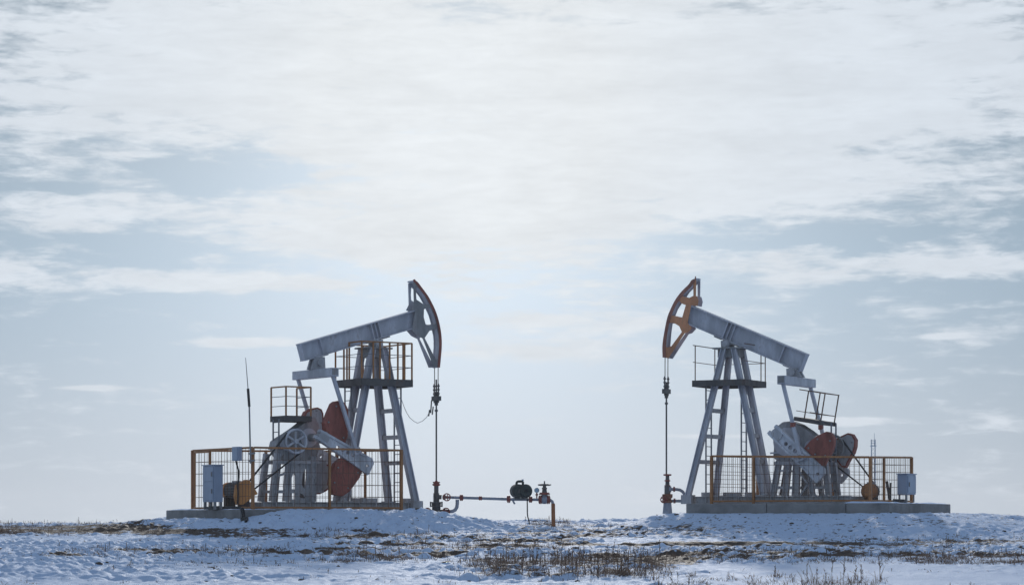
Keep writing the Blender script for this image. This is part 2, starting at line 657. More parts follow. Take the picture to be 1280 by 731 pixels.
def build_pump(F, D):
    z0 = D['skid_top']
    root = thing('pumpjack', F.at(0, 0, D['slab_top']), D['label'], 'pumpjack', 'pumpjacks', F.rot)
    n, f = F.n, F.f
    P = F.px
    up = Vector((0, 0, 1))

    # --- steel skid on the slab
    zb, zt = D['slab_top'] + 0.006, z0
    u0, u1 = F.u_of(D['skid'][0], 0.8), F.u_of(D['skid'][1], 0.8)
    mb = MB()
    for v in (0.72, -0.72):
        zc = (zb + zt) / 2
        mb.channel(F.at(u0, v, zc), F.at(u1, v, zc), 0.20, zt - zb, 0.022)
    k = 7
    for i in range(k):
        u = u0 + 0.12 + (u1 - u0 - 0.24) * i / (k - 1)
        mb.bar(F.at(u, 0.617, (zb + zt) / 2 - 0.01), F.at(u, -0.617, (zb + zt) / 2 - 0.01), 0.14, (zt - zb) * 0.8)
    for i in range(9):      # web stiffeners
        u = u0 + 0.4 + (u1 - u0 - 0.8) * i / 8
        mb.bar(F.at(u, 0.80, zb + 0.025), F.at(u, 0.80, zt - 0.025), 0.02, 0.04, f)
    mb.build('base_frame', M['grey_dull'], root)

    # --- samson post: four legs under a cap plate
    capz = P(D['cap'][0], D['cap'][1], 0).z
    for key, (a, b, va, vb) in D['legs'].items():
        A = P(a[0], a[1], va)
        B = P(b[0], b[1], vb)
        d = (B - A).normalized()
        A2 = A + d * ((capz - 0.02 - A.z) / d.z)
        B2 = A + d * ((zt + 0.03 - A.z) / d.z)
        lg = MB().channel(A2, B2, D['leg_w'], D['leg_w'] * 1.05, 0.028, up=f).build('leg', M['grey'], root)
        MB().bar(B2 - up * 0.025, B2 + up * 0.02, 0.36, 0.34, f).build('foot_plate', M['grey_dull'], lg)
        D['legs'][key] = (A2, B2)
    L = D['legs']

    def on(key, z):
        A, B = L[key]
        return A + (B - A) * ((z - A.z) / (B.z - A.z))
    for pair, ysz in ((('fn', 'ff'), D['rungs']), (('rn', 'rf'), D['rungs'])):
        for py in ysz:
            z = P(D['cap'][0], py, 0).z
            a, b = on(pair[0], z), on(pair[1], z)
            MB().bar(a, b, 0.11, 0.13).build('cross_brace', M['grey_dull'], root)
    a, b = F.at(-0.50, 0, capz), F.at(0.50, 0, capz)
    mb = MB().bar(a, b, 0.72, 0.05)
    mb.bar(F.at(-0.36, 0, capz - 0.16), F.at(0.36, 0, capz - 0.16), 0.5, 0.26)
    mb.build('cap_plate', M['grey_dark'], root)
    # front pedestal under the near front leg
    fn, ff = L['fn'][1], L['ff'][1]
    mb = MB()
    for q in (fn, ff):
        mb.bar(Vector((q.x, q.y, zb - 0.004)), Vector((q.x, q.y, zt + 0.004)), 0.34, 0.36, f)
    mb.build_each('pedestal', M['grey_dull'], root)

    # --- saddle bearing
    tail, head = P(*D['beam_tail'], 0), P(*D['beam_head'], 0)
    bd = (head - tail).normalized()
    bn = bd.cross(n).normalized()
    if bn.z < 0:
        bn = -bn
    bh = D['beam_h']
    def beam(t, h, v=0.0):           # point in beam axes; t metres from tail
        return tail + bd * t + bn * h + n * v
    tp = (F.at(0, 0, 0) - tail).dot(f) / bd.dot(f)
    pv = beam(tp, -bh / 2)
    mb = MB()
    c0 = Vector((pv.x, pv.y, capz + 0.13))
    mb.tube([c0 - n * 0.28, c0 - n * 0.20, c0 + n * 0.20, c0 + n * 0.28], [0.10, 0.16, 0.16, 0.10], 16)
    mb.bar(c0 - up * 0.105, c0 - up * 0.02, 0.5, 0.26, f)
    mb.bar(c0 + up * 0.02, pv - bn * 0.0, 0.36, 0.34, f)
    mb.build('saddle_bearing', M['grey_dull'], root)

    # --- walking beam
    Lb = (head - tail).length
    mb = MB().channel(tail, head, 0.34, bh, 0.032, up=bn)
    wb = mb.build('walking_beam', M['grey'], root)
    mb = MB()
    for t, wd in ((D['stiff'][0], 0.10), (tp - 0.12, 0.03), (tp + 0.16, 0.03), (tp + 0.02, 0.02), (Lb - 0.20, 0.03)):
        for sgn in (1, -1):
            mb.bar(beam(t, -bh / 2 + 0.034, sgn * 0.087), beam(t, bh / 2 - 0.034, sgn * 0.087), 0.135, wd if wd < 0.05 else 0.03, up=bd)
    mb.build_each('stiffener', M['grey'], wb)
    MB().bar(beam(0.012, -bh / 2 + 0.034, 0), beam(0.012, bh / 2 - 0.034, 0), 0.30, 0.02, up=bd).build('tail_plate', M['grey'], wb)
    # thicker reinforcing pad over the saddle
    MB().bar(beam(tp - 0.10, 0, 0.022), beam(tp + 0.14, 0, 0.022), 0.012, bh - 0.075, up=bn).build('saddle_pad', M['grey'], wb)
    mb = MB()
    for t in (tp - 0.3, tp + 0.3):
        mb.bar(beam(t - 0.12, -bh / 2 - 0.02), beam(t + 0.12, -bh / 2 - 0.02), 0.44, 0.036, up=bn)
    mb.build_each('clamp_plate', M['grey_dark'], wb)

    # --- horsehead: two pierced cheeks, curved rim, cap and toe plates
    t = D['head_t']
    cr = D['head_crop']
    near = [[P(x, y, t / 2) for x, y in cr(lp)] for lp in D['head_loops']]
    hh = thing_part = None
    mb = MB().plate(near, -n * 0.022)
    hp = mb.build('horsehead', D['head_mat'], root)
    far = [[p - n * (t - 0.022) for p in lp] for lp in near]
    MB().plate(far, -n * 0.022).build('far_cheek', M['grey'], hp)
    arc = [P(x, y, t / 2) for x, y in cr(D['head_arc'])]
    # smooth the arc with a circle-like refinement
    fine = []
    for i in range(len(arc) - 1):
        p0, p1, p2, p3 = arc[max(i - 1, 0)], arc[i], arc[i + 1], arc[min(i + 2, len(arc) - 1)]
        for k in range(5):
            s = k / 5
            fine.append(0.5 * ((2 * p1) + (p2 - p0) * s + (2 * p0 - 5 * p1 + 4 * p2 - p3) * s * s + (3 * p1 - p0 - 3 * p2 + p3) * s ** 3))
    fine.append(arc[-1])
    inner = []
    for i, p in enumerate(fine):
        d = (fine[min(i + 1, len(fine) - 1)] - fine[max(i - 1, 0)]).normalized()
        q = d.cross(n)
        if q.dot(f) > 0:
            q = -q
        inner.append(p + q * 0.045)
    ov = n * 0.012
    vs, fs = [], []
    for p, q in zip(fine, inner):
        vs += [p + ov, q + ov, q - n * t - ov, p - n * t - ov]
    for i in range(len(fine) - 1):
        a = i * 4
        for k in range(4):
            fs.append([a + k, a + (k + 1) % 4, a + 4 + (k + 1) % 4, a + 4 + k])
    fs += [[0, 1, 2, 3], [len(vs) - 4 + k for k in (3, 2, 1, 0)]]
    rim = MB().add(vs, fs).build('rim', M['grey'], hp)
    # painted edge strip along the rim
    vs, fs = [], []
    for p, q in zip(fine, inner):
        w = (p - q).normalized()
        vs += [p + w * 0.014 + ov * 1.6, p - w * D['strip'] + ov * 1.6, p - w * D['strip'] + ov * 0.3, p + w * 0.014 + ov * 0.3]
    for i in range(len(fine) - 1):
        a = i * 4
        for k in range(4):
            fs.append([a + k, a + (k + 1) % 4, a + 4 + (k + 1) % 4, a + 4 + k])
    fs += [[0, 1, 2, 3], [len(vs) - 4 + k for k in (3, 2, 1, 0)]]
    MB().add(vs, fs).build('edge_strip', D['strip_mat'], hp)
    mb = MB()
    for pl in D['head_plates']:
        a, b = [P(x, y, t / 2 - 0.022) for x, y in cr(pl)]
        mb.bar((a + b) / 2 - n * 0.0 , (a + b) / 2 - n * (t - 0.046), 0.02, (a - b).length, up=(a - b).normalized())
    mb.build_each('end_plate', M['grey'], hp)

    # --- equalizer hung below the tail, with its bearing
    ec = P(*D['eq'], 0)
    hl = D['eq_half']
    eh = 0.27
    eq = MB().bar(ec - n * hl, ec + n * hl, 0.28, eh).build('equalizer', M['grey'], root, bevel=0.012)
    mb = MB()
    for sgn in (1, -1):
        mb.bar(ec + n * (sgn * (hl - 0.02)) + up * 0.01, ec + n * (sgn * (hl + 0.012)) + up * 0.01, 0.2, 0.20)
    mb.build_each('end_cap', M['grey_dark'], eq)
    bt = beam((ec - tail).dot(f) / bd.dot(f) + 0.05, -bh / 2)
    mb = MB()
    mb.prism([ec + up * eh / 2 + f * 0.28 + n * 0.17, ec + up * eh / 2 - f * 0.22 + n * 0.17, bt - f * 0.22 + n * 0.17 - up * 0.02, bt + f * 0.13 + n * 0.17 - up * 0.02], -n * 0.09)
    mb.prism([ec + up * eh / 2 + f * 0.28 - n * 0.08, ec + up * eh / 2 - f * 0.22 - n * 0.08, bt - f * 0.22 - n * 0.08 - up * 0.02, bt + f * 0.13 - n * 0.08 - up * 0.02], -n * 0.09)
    mid = (ec + up * eh / 2 + bt) / 2
    mb.cyl(mid - n * 0.26, mid + n * 0.26, 0.105, 14)
    mb.bar(bt - bd * 0.22 - bn * 0.0, bt + bd * 0.25 - bn * 0.0, 0.40, 0.05, up=bn)
    mb.build('tail_bearing', M['grey_dull'], root)

    # --- cranks, weights, pitmans
    vc = 1.02
    sh = D['shaft']
    for sgn in (1, -1):
        dv = n * ((sgn - 1) * vc)

        def Q(x, y, v=vc):
            return P(x, y, v) + dv
        cA, cB = Q(*D['crank_a']), Q(*D['crank_b'])
        cd = (cB - cA).normalized()
        cn = cd.cross(n).normalized()
        h0, hw = D['crank_w'][0] / 2, D['crank_w'][1] / 2
        Lc = (cB - cA).length
        # slab with fork end, raised rails and pin holes
        def C(t, h, o=0.0):
            return cA + cd * t + cn * h + n * o
        outer = [C(0.0, h0), C(Lc - 0.02, hw), C(Lc, hw - 0.05), C(Lc + 0.0, -hw + 0.12), C(Lc - 0.12, -hw), C(0.05, -h0), C(0.05, -h0 * 0.42), C(0.45, -h0 * 0.28), C(0.45, h0 * 0.28), C(0.0, h0 * 0.42)]

        def hole(t, h, r, k=12):
            return [C(t + r * math.cos(2 * math.pi * i / k), h + r * math.sin(2 * math.pi * i / k)) for i in range(k)]
        loops = [[p - n * 0.06 for p in outer], [p - n * 0.06 for p in hole(Lc - 0.17, 0.02, 0.05)]]
        for i in range(4):
            loops.append([p - n * 0.06 for p in hole(D['pins'] + i * 0.19, 0.03 - 0.02 * i, 0.07)])
        cr_ = MB().plate(loops, n * 0.12).build('crank', M['grey_light'], root)
        mb = MB()
        for q in (1, -1):
            mb.bar(C(0.06, q * (h0 - 0.035), 0.085 * sgn), C(Lc - 0.40, q * (hw - 0.06), 0.085 * sgn), 0.055, 0.07, up=cn)
        mb.build_each('rail', M['grey_light'], cr_)
        mb = MB()
        hubc = C(0.28, 0, 0)
        mb.cyl(hubc - n * 0.11, hubc + n * 0.11, 0.19, 20)
        mb.build('hub', M['grey_dull'], cr_)
        for wt in (D['weights'] if sgn > 0 else D.get('far_weights', D['weights'])):
            if sgn < 0 and 'far_weights' in D:
                poly = [P(x, y, -vc) + n * 0.20 for x, y in wt]
            else:
                poly = [Q(x, y) - n * (0.20 * sgn) for x, y in wt]
            o = MB().prism(poly, n * (0.22 * sgn)).build('counterweight', M['red'] if sgn > 0 else M['grey_dull'], cr_, bevel=0.02)
            c = sum((p for p in poly), Vector()) / len(poly)
            mb = MB()
            for p in poly[::3]:
                q = c + (p - c) * 0.72
                mb.cyl(q - n * (0.02 * sgn), q + n * (0.25 * sgn), 0.028, 8)
            mb.build_each('bolt', M['grey_dark'], o)
            if sgn < 0:
                vs, fs = [], []
                for p in poly:
                    w = (p - c).normalized()
                    vs += [p + w * 0.012 + n * 0.012, p - w * 0.04 + n * 0.012, p - w * 0.04 - n * 0.215, p + w * 0.012 - n * 0.215]
                k = len(poly)
                for i in range(k):
                    for j in range(4):
                        fs.append([i * 4 + j, i * 4 + (j + 1) % 4, ((i + 1) % k) * 4 + (j + 1) % 4, ((i + 1) % k) * 4 + j])
                MB().add(vs, fs).build('edge_band', M['red'], o)
        pin = Q(*D['pin'])
        ptop = ec + n * (sgn * (hl - 0.14)) - up * (eh / 2 - 0.03)
        pb = pin + n * (sgn * 0.17)
        pm = MB().bar(ptop, pb, 0.10, 0.10, up=f).build('pitman', M['grey'], root)
        MB().bar(ptop + (pb - ptop) * 0.97, pb + (pb - ptop).normalized() * 0.12, 0.16, 0.24, up=f).build('pin_bearing', M['grey'], pm)
        MB().cyl(pin - n * sgn * 0.02, pb + n * sgn * 0.09, 0.07, 12).build('crank_pin', M['grey_dark'], pm)
        if D.get('red_joint'):
            q = ptop + (pb - ptop) * D['red_joint']
            MB().bar(q - up * 0.07, q + up * 0.07, 0.13, 0.13, up=f).build('joint_collar', M['red'], pm)

    # --- gear reducer on its stand
    g = [P(x, y, 0.30) for x, y in D['gearbox']]
    gb = MB().prism(g, -n * 0.56).build('gearbox', M['grey_box'], root, bevel=0.03)
    if D.get('gear_rib'):
        mb = MB()
        for v in (0.33, 0.02, -0.29):
            pts = [P(x, y, 0.33) + n * (v - 0.33) for x, y in D['gear_rib']]
            for i in range(len(pts) - 1):
                mb.bar(pts[i], pts[i + 1], 0.05, 0.07, up=n)
        mb.build_each('flange', M['grey'], gb)
    c = P(*sh, 0)
    MB().cyl(c - n * 0.72, c + n * 0.72, 0.12, 16).build('slow_shaft', M['grey_dark'], gb)
    mb = MB()
    for (x, y, r) in D['gear_bosses']:
        q = P(x, y, 0.31)
        mb.cyl(q - n * 0.02, q + n * 0.07, r, 18)
    mb.build_each('bearing_cap', M['grey'], gb)
    # stand columns, cross bars
    for sgn in (1, -1):
        for (xt, yt), (xb, yb), w in D['stand']:
            A = P(xt, yt, 0.37) + n * ((sgn - 1) * 0.37)
            B = P(xb, yb, 0.38) + n * ((sgn - 1) * 0.38)
            B.z = zt + 0.012
            MB().channel(A, B, 0.16, w, 0.02, up=f).build('stand_leg', M['grey_dull'], root)
    mb = MB()
    for (xa, ya, xb, yb, h) in D['stand_bars']:
        for sgn in (1, -1):
            dv = n * ((sgn - 1) * 0.37)
            mb.bar(P(xa, ya, 0.37) + dv, P(xb, yb, 0.37) + dv, 0.09, h)
    mb.build_each('stand_brace', M['grey_dull'], root)
    for pl in D.get('stand_panels', []):
        MB().plate([[P(x, y, 0.30) for x, y in lp] for lp in pl], -n * 0.04).build('stand_panel', M['grey_dull'], root)

    # --- belt drive and motor
    px_, py_, r, v = D['pulley']
    pc = P(px_, py_, v)
    pl = MB()
    pl.ring(pc + n * 0.05, n, r - 0.02, 0.035, 32)
    pl.ring(pc - n * 0.05, n, r - 0.02, 0.035, 32)
    pl.tube([pc - n * 0.06, pc + n * 0.06], r - 0.035, 32, caps=False)
    for i in range(6):
        a = math.pi * 2 * (i + 0.5) / 6
        e = f * math.cos(a) + up * math.sin(a)
        pl.bar(pc, pc + e * (r - 0.03), 0.06, 0.05, up=n)
    pl.cyl(pc - n * 0.16, pc + n * 0.08, 0.075, 14)
    pu = pl.build('belt_pulley', D.get('pulley_mat', M['grey_light']), root)
    mx, my = D['motor']
    mc = P(mx, my, v)
    rm = 0.12
    d = mc - pc
    ang = math.atan2(d.z, d.dot(f))
    al = math.acos((r - rm) / d.length)
    mb = MB()
    for s in (1, -1):
        e = f * math.cos(ang + s * al) + up * math.sin(ang + s * al)
        for o in (-0.03, 0.03):
            mb.bar(pc + e * r + n * o, mc + e * rm + n * o, 0.028, 0.035, up=n)
    mb.build('drive_belt', M['black'], root)
    ml = D['motor_len'] * (-1 if v > 0 else 1)
    ax = n * (1 if ml > 0 else -1)
    a0 = mc + ax * 0.10
    a1 = mc + n * ml
    mt = MB().tube([a0, a0 + ax * 0.1, a1 - ax * 0.08, a1], [0.19, 0.23, 0.23, 0.17], 24).build('motor', M['steel'], root)
    mb = MB()
    for i in range(18):
        a = 2 * math.pi * i / 18
        e = f * math.cos(a) + up * math.sin(a)
        mb.bar(a0 + ax * 0.12 + e * 0.235, a1 - ax * 0.22 + e * 0.235, 0.012, 0.04, up=e)
    mb.build('cooling_fin', M['grey_dark'], mt)
    MB().tube([a1 - ax * 0.2, a1 - ax * 0.02, a1 + ax * 0.06], [0.255, 0.25, 0.14], 24).build('fan_cover', M[D.get('fan_mat', 'guard')], mt)
    mb = MB().bar((a0 + a1) / 2 + up * 0.22 - ax * 0.12, (a0 + a1) / 2 + up * 0.22 + ax * 0.12, 0.2, 0.14)
    mb.build('terminal_box', M['grey_dull'], mt)
    mb = MB()
    zf = zb + 0.04
    for q in (a0 + ax * 0.15, a1 - ax * 0.15):
        mb.bar(Vector((q.x, q.y, zf)), q - up * 0.18, 0.34, 0.16, up=ax)
    mb.bar(Vector((a0.x, a0.y, zf - 0.02)) - f * 0.0 - ax * 0.25, Vector((a1.x, a1.y, zf - 0.02)) + ax * 0.1, 0.62, 0.05)
    mb.build_each('motor_mount', M['deck'], mt)
    if D.get('guard'):
        q = [P(x, y, v + 0.10) for x, y in D['guard']]
        MB().prism(q, -n * 0.20).build('belt_guard', M['guard'], root, bevel=0.02)

    # --- platforms
    def platform(name, corners, zd, hh, posts, mids, tilt=0.0, thick=0.16, tail_u=None, rail_mat='orange', r=0.022, skip=None):
        """corners in (u, v) order round the deck; tilt = drop per metre towards the rear"""
        uc = sum(c[0] for c in corners) / 4
        lean = Vector((0, 0, 1)) + f * (-tilt)
        lean.normalize()

        def K(u, v, h=0.0):
            return F.at(u, v, zd + (u - uc) * tilt) + lean * h
        top = [K(u, v, 0) for u, v in corners]
        pr = thing_child = MB()
        pr.prism(top, -lean * 0.03)
        for i in range(4):
            a, b = top[i], top[(i + 1) % 4]
            e = (b - a).normalized()
            pr.bar(a - lean * (thick / 2 + 0.002) - e * 0.03, b - lean * (thick / 2 + 0.002) + e * 0.03, 0.04, thick, up=lean)
        dk = pr.build(name, M['deck'], root)
        mb = MB()
        for (u, v) in posts:
            mb.bar(K(u, v, 0.0), K(u, v, hh), r * 2, r * 2, up=n)
        mb.build_each('rail_post', M[rail_mat], dk)
        mb = MB()
        m2 = MB()
        for i in range(4):
            if skip is not None and i in skip:
                continue
            (ua, va), (ub, vb) = corners[i], corners[(i + 1) % 4]
            mb.bar(K(ua, va, hh), K(ub, vb, hh), r * 1.8, r * 2, up=lean)
            for h in mids:
                m2.tube([K(ua, va, hh * h), K(ub, vb, hh * h)], 0.012, 6)
        mb.build('top_rail', M[rail_mat], dk)
        if mids:
            m2.build('mid_rail', M['greywire'] if rail_mat == 'orange' else M[rail_mat], dk)
        return dk, K
    for pf in D['platforms']:
        platform(**pf)

    # --- ladders
    for (u, v, za, zb_, w) in D['ladders']:
        mb = MB()
        for s in (-1, 1):
            mb.bar(F.at(u, v + s * w / 2, za), F.at(u, v + s * w / 2, zb_), 0.04, 0.04, up=f)
        z = za + 0.25
        while z < zb_ - 0.05:
            mb.tube([F.at(u, v - w / 2, z), F.at(u, v + w / 2, z)], 0.014, 6)
            z += 0.30
        mb.build('ladder', M['greywire'], root)

    # --- bridle, carrier bar and polished rod
    toe = D['bridle']
    mb = MB()
    a_, b_ = P(toe['x1'], toe['y0'], 0.13), P(toe['x2'], toe['y0'], -0.13)
    ca = P(*toe['carrier'], 0)
    for v in (0.11, -0.11):
        top = F.at(F.u_of(toe['xm'], 0), v, P(toe['xm'], toe['y0'], 0).z + 0.25)
        mb.tube([top, Vector((ca.x, ca.y, ca.z + 0.05)) + n * v], 0.014, 6)
    mb.build_each('bridle_cable', M['steel'], root)
    mb = MB().bar(ca - n * 0.20, ca + n * 0.20, 0.13, 0.15)
    mb.cyl(ca + up * 0.075, ca + up * 0.22, 0.075, 12)
    mb.cyl(ca - up * 0.22, ca - up * 0.07, 0.06, 12)
    for v in (-0.13, 0.13):
        mb.cyl(ca + n * v - up * 0.14, ca + n * v + up * 0.48, 0.026, 8)
        for h in (0.13, 0.26, 0.38):
            mb.cyl(ca + n * v + up * h, ca + n * v + up * (h + 0.05), 0.045, 8)
    mb.build('carrier_bar', M['steel'], root)
    MB().tube([Vector((ca.x, ca.y, P(toe['xm'], toe['rod_bottom'], 0).z)), Vector((ca.x, ca.y, ca.z + toe['rod_up']))], 0.028, 10).build('polished_rod', M['steel'], root)
    MB().cyl(ca - up * 0.42, ca - up * 0.36, 0.055, 10).build('rod_clamp', M['steel'], root)
    return root, L


# measurements of the near pump on the viewer's left
cL = crop(495, 345, 5.846)
cR = crop(820, 340, 6.356)
zL = lambda px, py, v: FL.px(px, py, v).z
zR = lambda px, py, v: FR.px(px, py, v).z
uL, uR = FL.u_of, FR.u_of

rfL = (-0.92, -0.85)
PL = dict(
    label='grey pumpjack facing right with red counterweights above and below its crank', slab_top=2.05, skid_top=2.30, skid=(331, 524),
    leg_w=0.19, cap=(467, 435.5),
    legs=dict(fn=((490, 485), (521, 634), 0.42, 0.84), ff=((472.6, 485), (485.5, 626), -0.42, -0.84),
              rn=((456.5, 485), (431, 628), 0.27, 0.27), rf=((444.5, 485), (420.5, 628), -0.27, -0.27)),
    rungs=(513, 546, 578),
    beam_tail=(375.5, 440.6), beam_head=(527, 396), beam_h=0.56, stiff=(0.72,),
    strip=0.075, strip_mat=M['red'], head_t=0.35, head_crop=cL, head_mat=M['grey_dark'],
    head_loops=[[(128, 48), (150, 42), (187, 88), (232, 150), (262, 205), (287, 260), (305, 315), (318, 370), (326, 420), (330, 470), (330, 515), (327, 560), (317, 665), (278, 665), (196, 455), (150, 432), (118, 395), (128, 330), (140, 255), (112, 245), (132, 205)],
                [(150, 76), (175, 98), (212, 148), (243, 205), (205, 208), (182, 192), (150, 172), (147, 130)],
                [(205, 243), (225, 232), (256, 234), (278, 282), (296, 345), (280, 355), (218, 355), (203, 300)],
                [(245, 400), (300, 382), (312, 430), (315, 470), (315, 520), (308, 600), (292, 612), (210, 452)]],
    head_arc=[(128, 44), (150, 42), (187, 88), (232, 150), (262, 205), (287, 260), (305, 315), (318, 370), (326, 420), (330, 470), (330, 515), (327, 560), (317, 668)],
    head_plates=[((128, 48), (150, 42)), ((317, 663), (278, 663))],
    eq=(394, 467.3), eq_half=1.28,
    shaft=(381, 547), crank_a=(394.5, 541), crank_b=(464, 584.5), crank_w=(0.32, 0.54), pins=0.88,
    pin=(442, 563),
    weights=[[(405.3, 529), (410, 516), (415, 504.4), (418.7, 501.5), (426.4, 500), (431.2, 503.4), (435, 511), (435.6, 524.5), (434.5, 545), (431, 556), (420, 549), (408, 541)],
             [(418.7, 579), (426.4, 572), (440, 578), (453, 588), (449.4, 597), (443, 606), (436, 614.5), (428.3, 620), (416.8, 618), (412.4, 605), (414, 592)]],
    far_weights=[[(376, 522), (379, 515), (386, 511), (393, 509.6), (398, 512), (400, 517), (400.5, 530), (399, 545), (386, 546), (378, 536)],
                 [(388, 583), (396, 577), (409, 582), (420, 591), (413, 605), (404, 613), (396, 617), (386, 615), (382, 604), (383, 592)]],
    gearbox=[(346, 557), (347.5, 551), (352, 547.5), (362, 541.5), (373, 534), (383, 526), (389, 521), (395, 522), (399, 530), (400, 545), (399, 562), (395, 575), (356, 577), (349, 567)],
    gear_rib=[(347, 560), (399, 560)],
    gear_bosses=[(385, 547, 0.30), (356, 556, 0.17)],
    stand=[((347, 566), (340, 627), 0.17), ((361, 576), (357, 627), 0.17), ((391, 570), (391, 627), 0.17)],
    stand_bars=[(342, 577, 402, 577, 0.12), (341, 614, 372, 614, 0.09), (388, 614, 404, 614, 0.08), (344, 595, 362, 590, 0.07)],
    stand_panels=[[[(362, 578), (408, 575), (409, 598), (401, 612), (394, 614), (394, 627), (362.5, 627)],
                   [(364.8, 611), (364.6, 597), (367, 591), (369.2, 594), (369.4, 611)], [(377.5, 606), (377.5, 598), (380, 588), (383, 585), (383.5, 600), (380.5, 611)],
                   [(365, 623.5), (365, 616), (368.5, 616), (368.5, 623.5)], [(375, 622), (375.5, 616), (379, 617.5), (381.5, 622.5)]]],
    pulley=(369.5, 551.3, 0.385, 0.62), motor=(309, 612), motor_len=1.35,
    guard=[(296.8, 606), (303, 602), (308.6, 599), (312.5, 600), (322.8, 617), (318, 619), (311.8, 625), (304, 630.5), (297.6, 630.5), (295, 620)],
    platforms=[
        dict(name='post_platform', corners=[(-0.92, -0.85), (-0.92, 0.85), (0.92, 0.85), (0.92, -0.85)], zd=zL(467, 475, 0), hh=1.16,
             posts=[(-0.92, -0.85), (-0.92, -0.3), (-0.92, 0.05), (-0.92, 0.85), (-0.5, 0.85), (-0.25, 0.85), (0.1, 0.85), (0.4, 0.85), (0.65, 0.85), (0.92, 0.85), (0.92, 0.3), (0.92, -0.85), (0.1, -0.85), (-0.5, -0.85)], mids=(0.33, 0.66), thick=0.23),
        dict(name='gearbox_platform', corners=[(uL(339, -0.45), -0.45), (uL(357.5, 0.45), 0.45), (uL(388.5, 0.45), 0.45), (uL(371, -0.45), -0.45)], zd=zL(365, 520, 0), hh=0.90,
             posts=[(uL(339, -0.45), -0.45), (uL(357.5, 0.45), 0.45), (uL(388.5, 0.45), 0.45), (uL(371, -0.45), -0.45)], mids=(0.33, 0.66), thick=0.18, skip=(3,))],
    ladders=[(uL(497, 0.1), 0.1, 2.1, zL(497, 476, 0), 0.42), (uL(435, -0.3), -0.3, 2.3, zL(435, 483, 0), 0.40), (uL(345, 0.1), 0.1, zL(345, 562, 0), zL(345, 524, 0), 0.38)],
    bridle=dict(x1=541.5, x2=549, xm=545.5, y0=455, carrier=(545.4, 498), rod_bottom=604, rod_up=0.62),
)
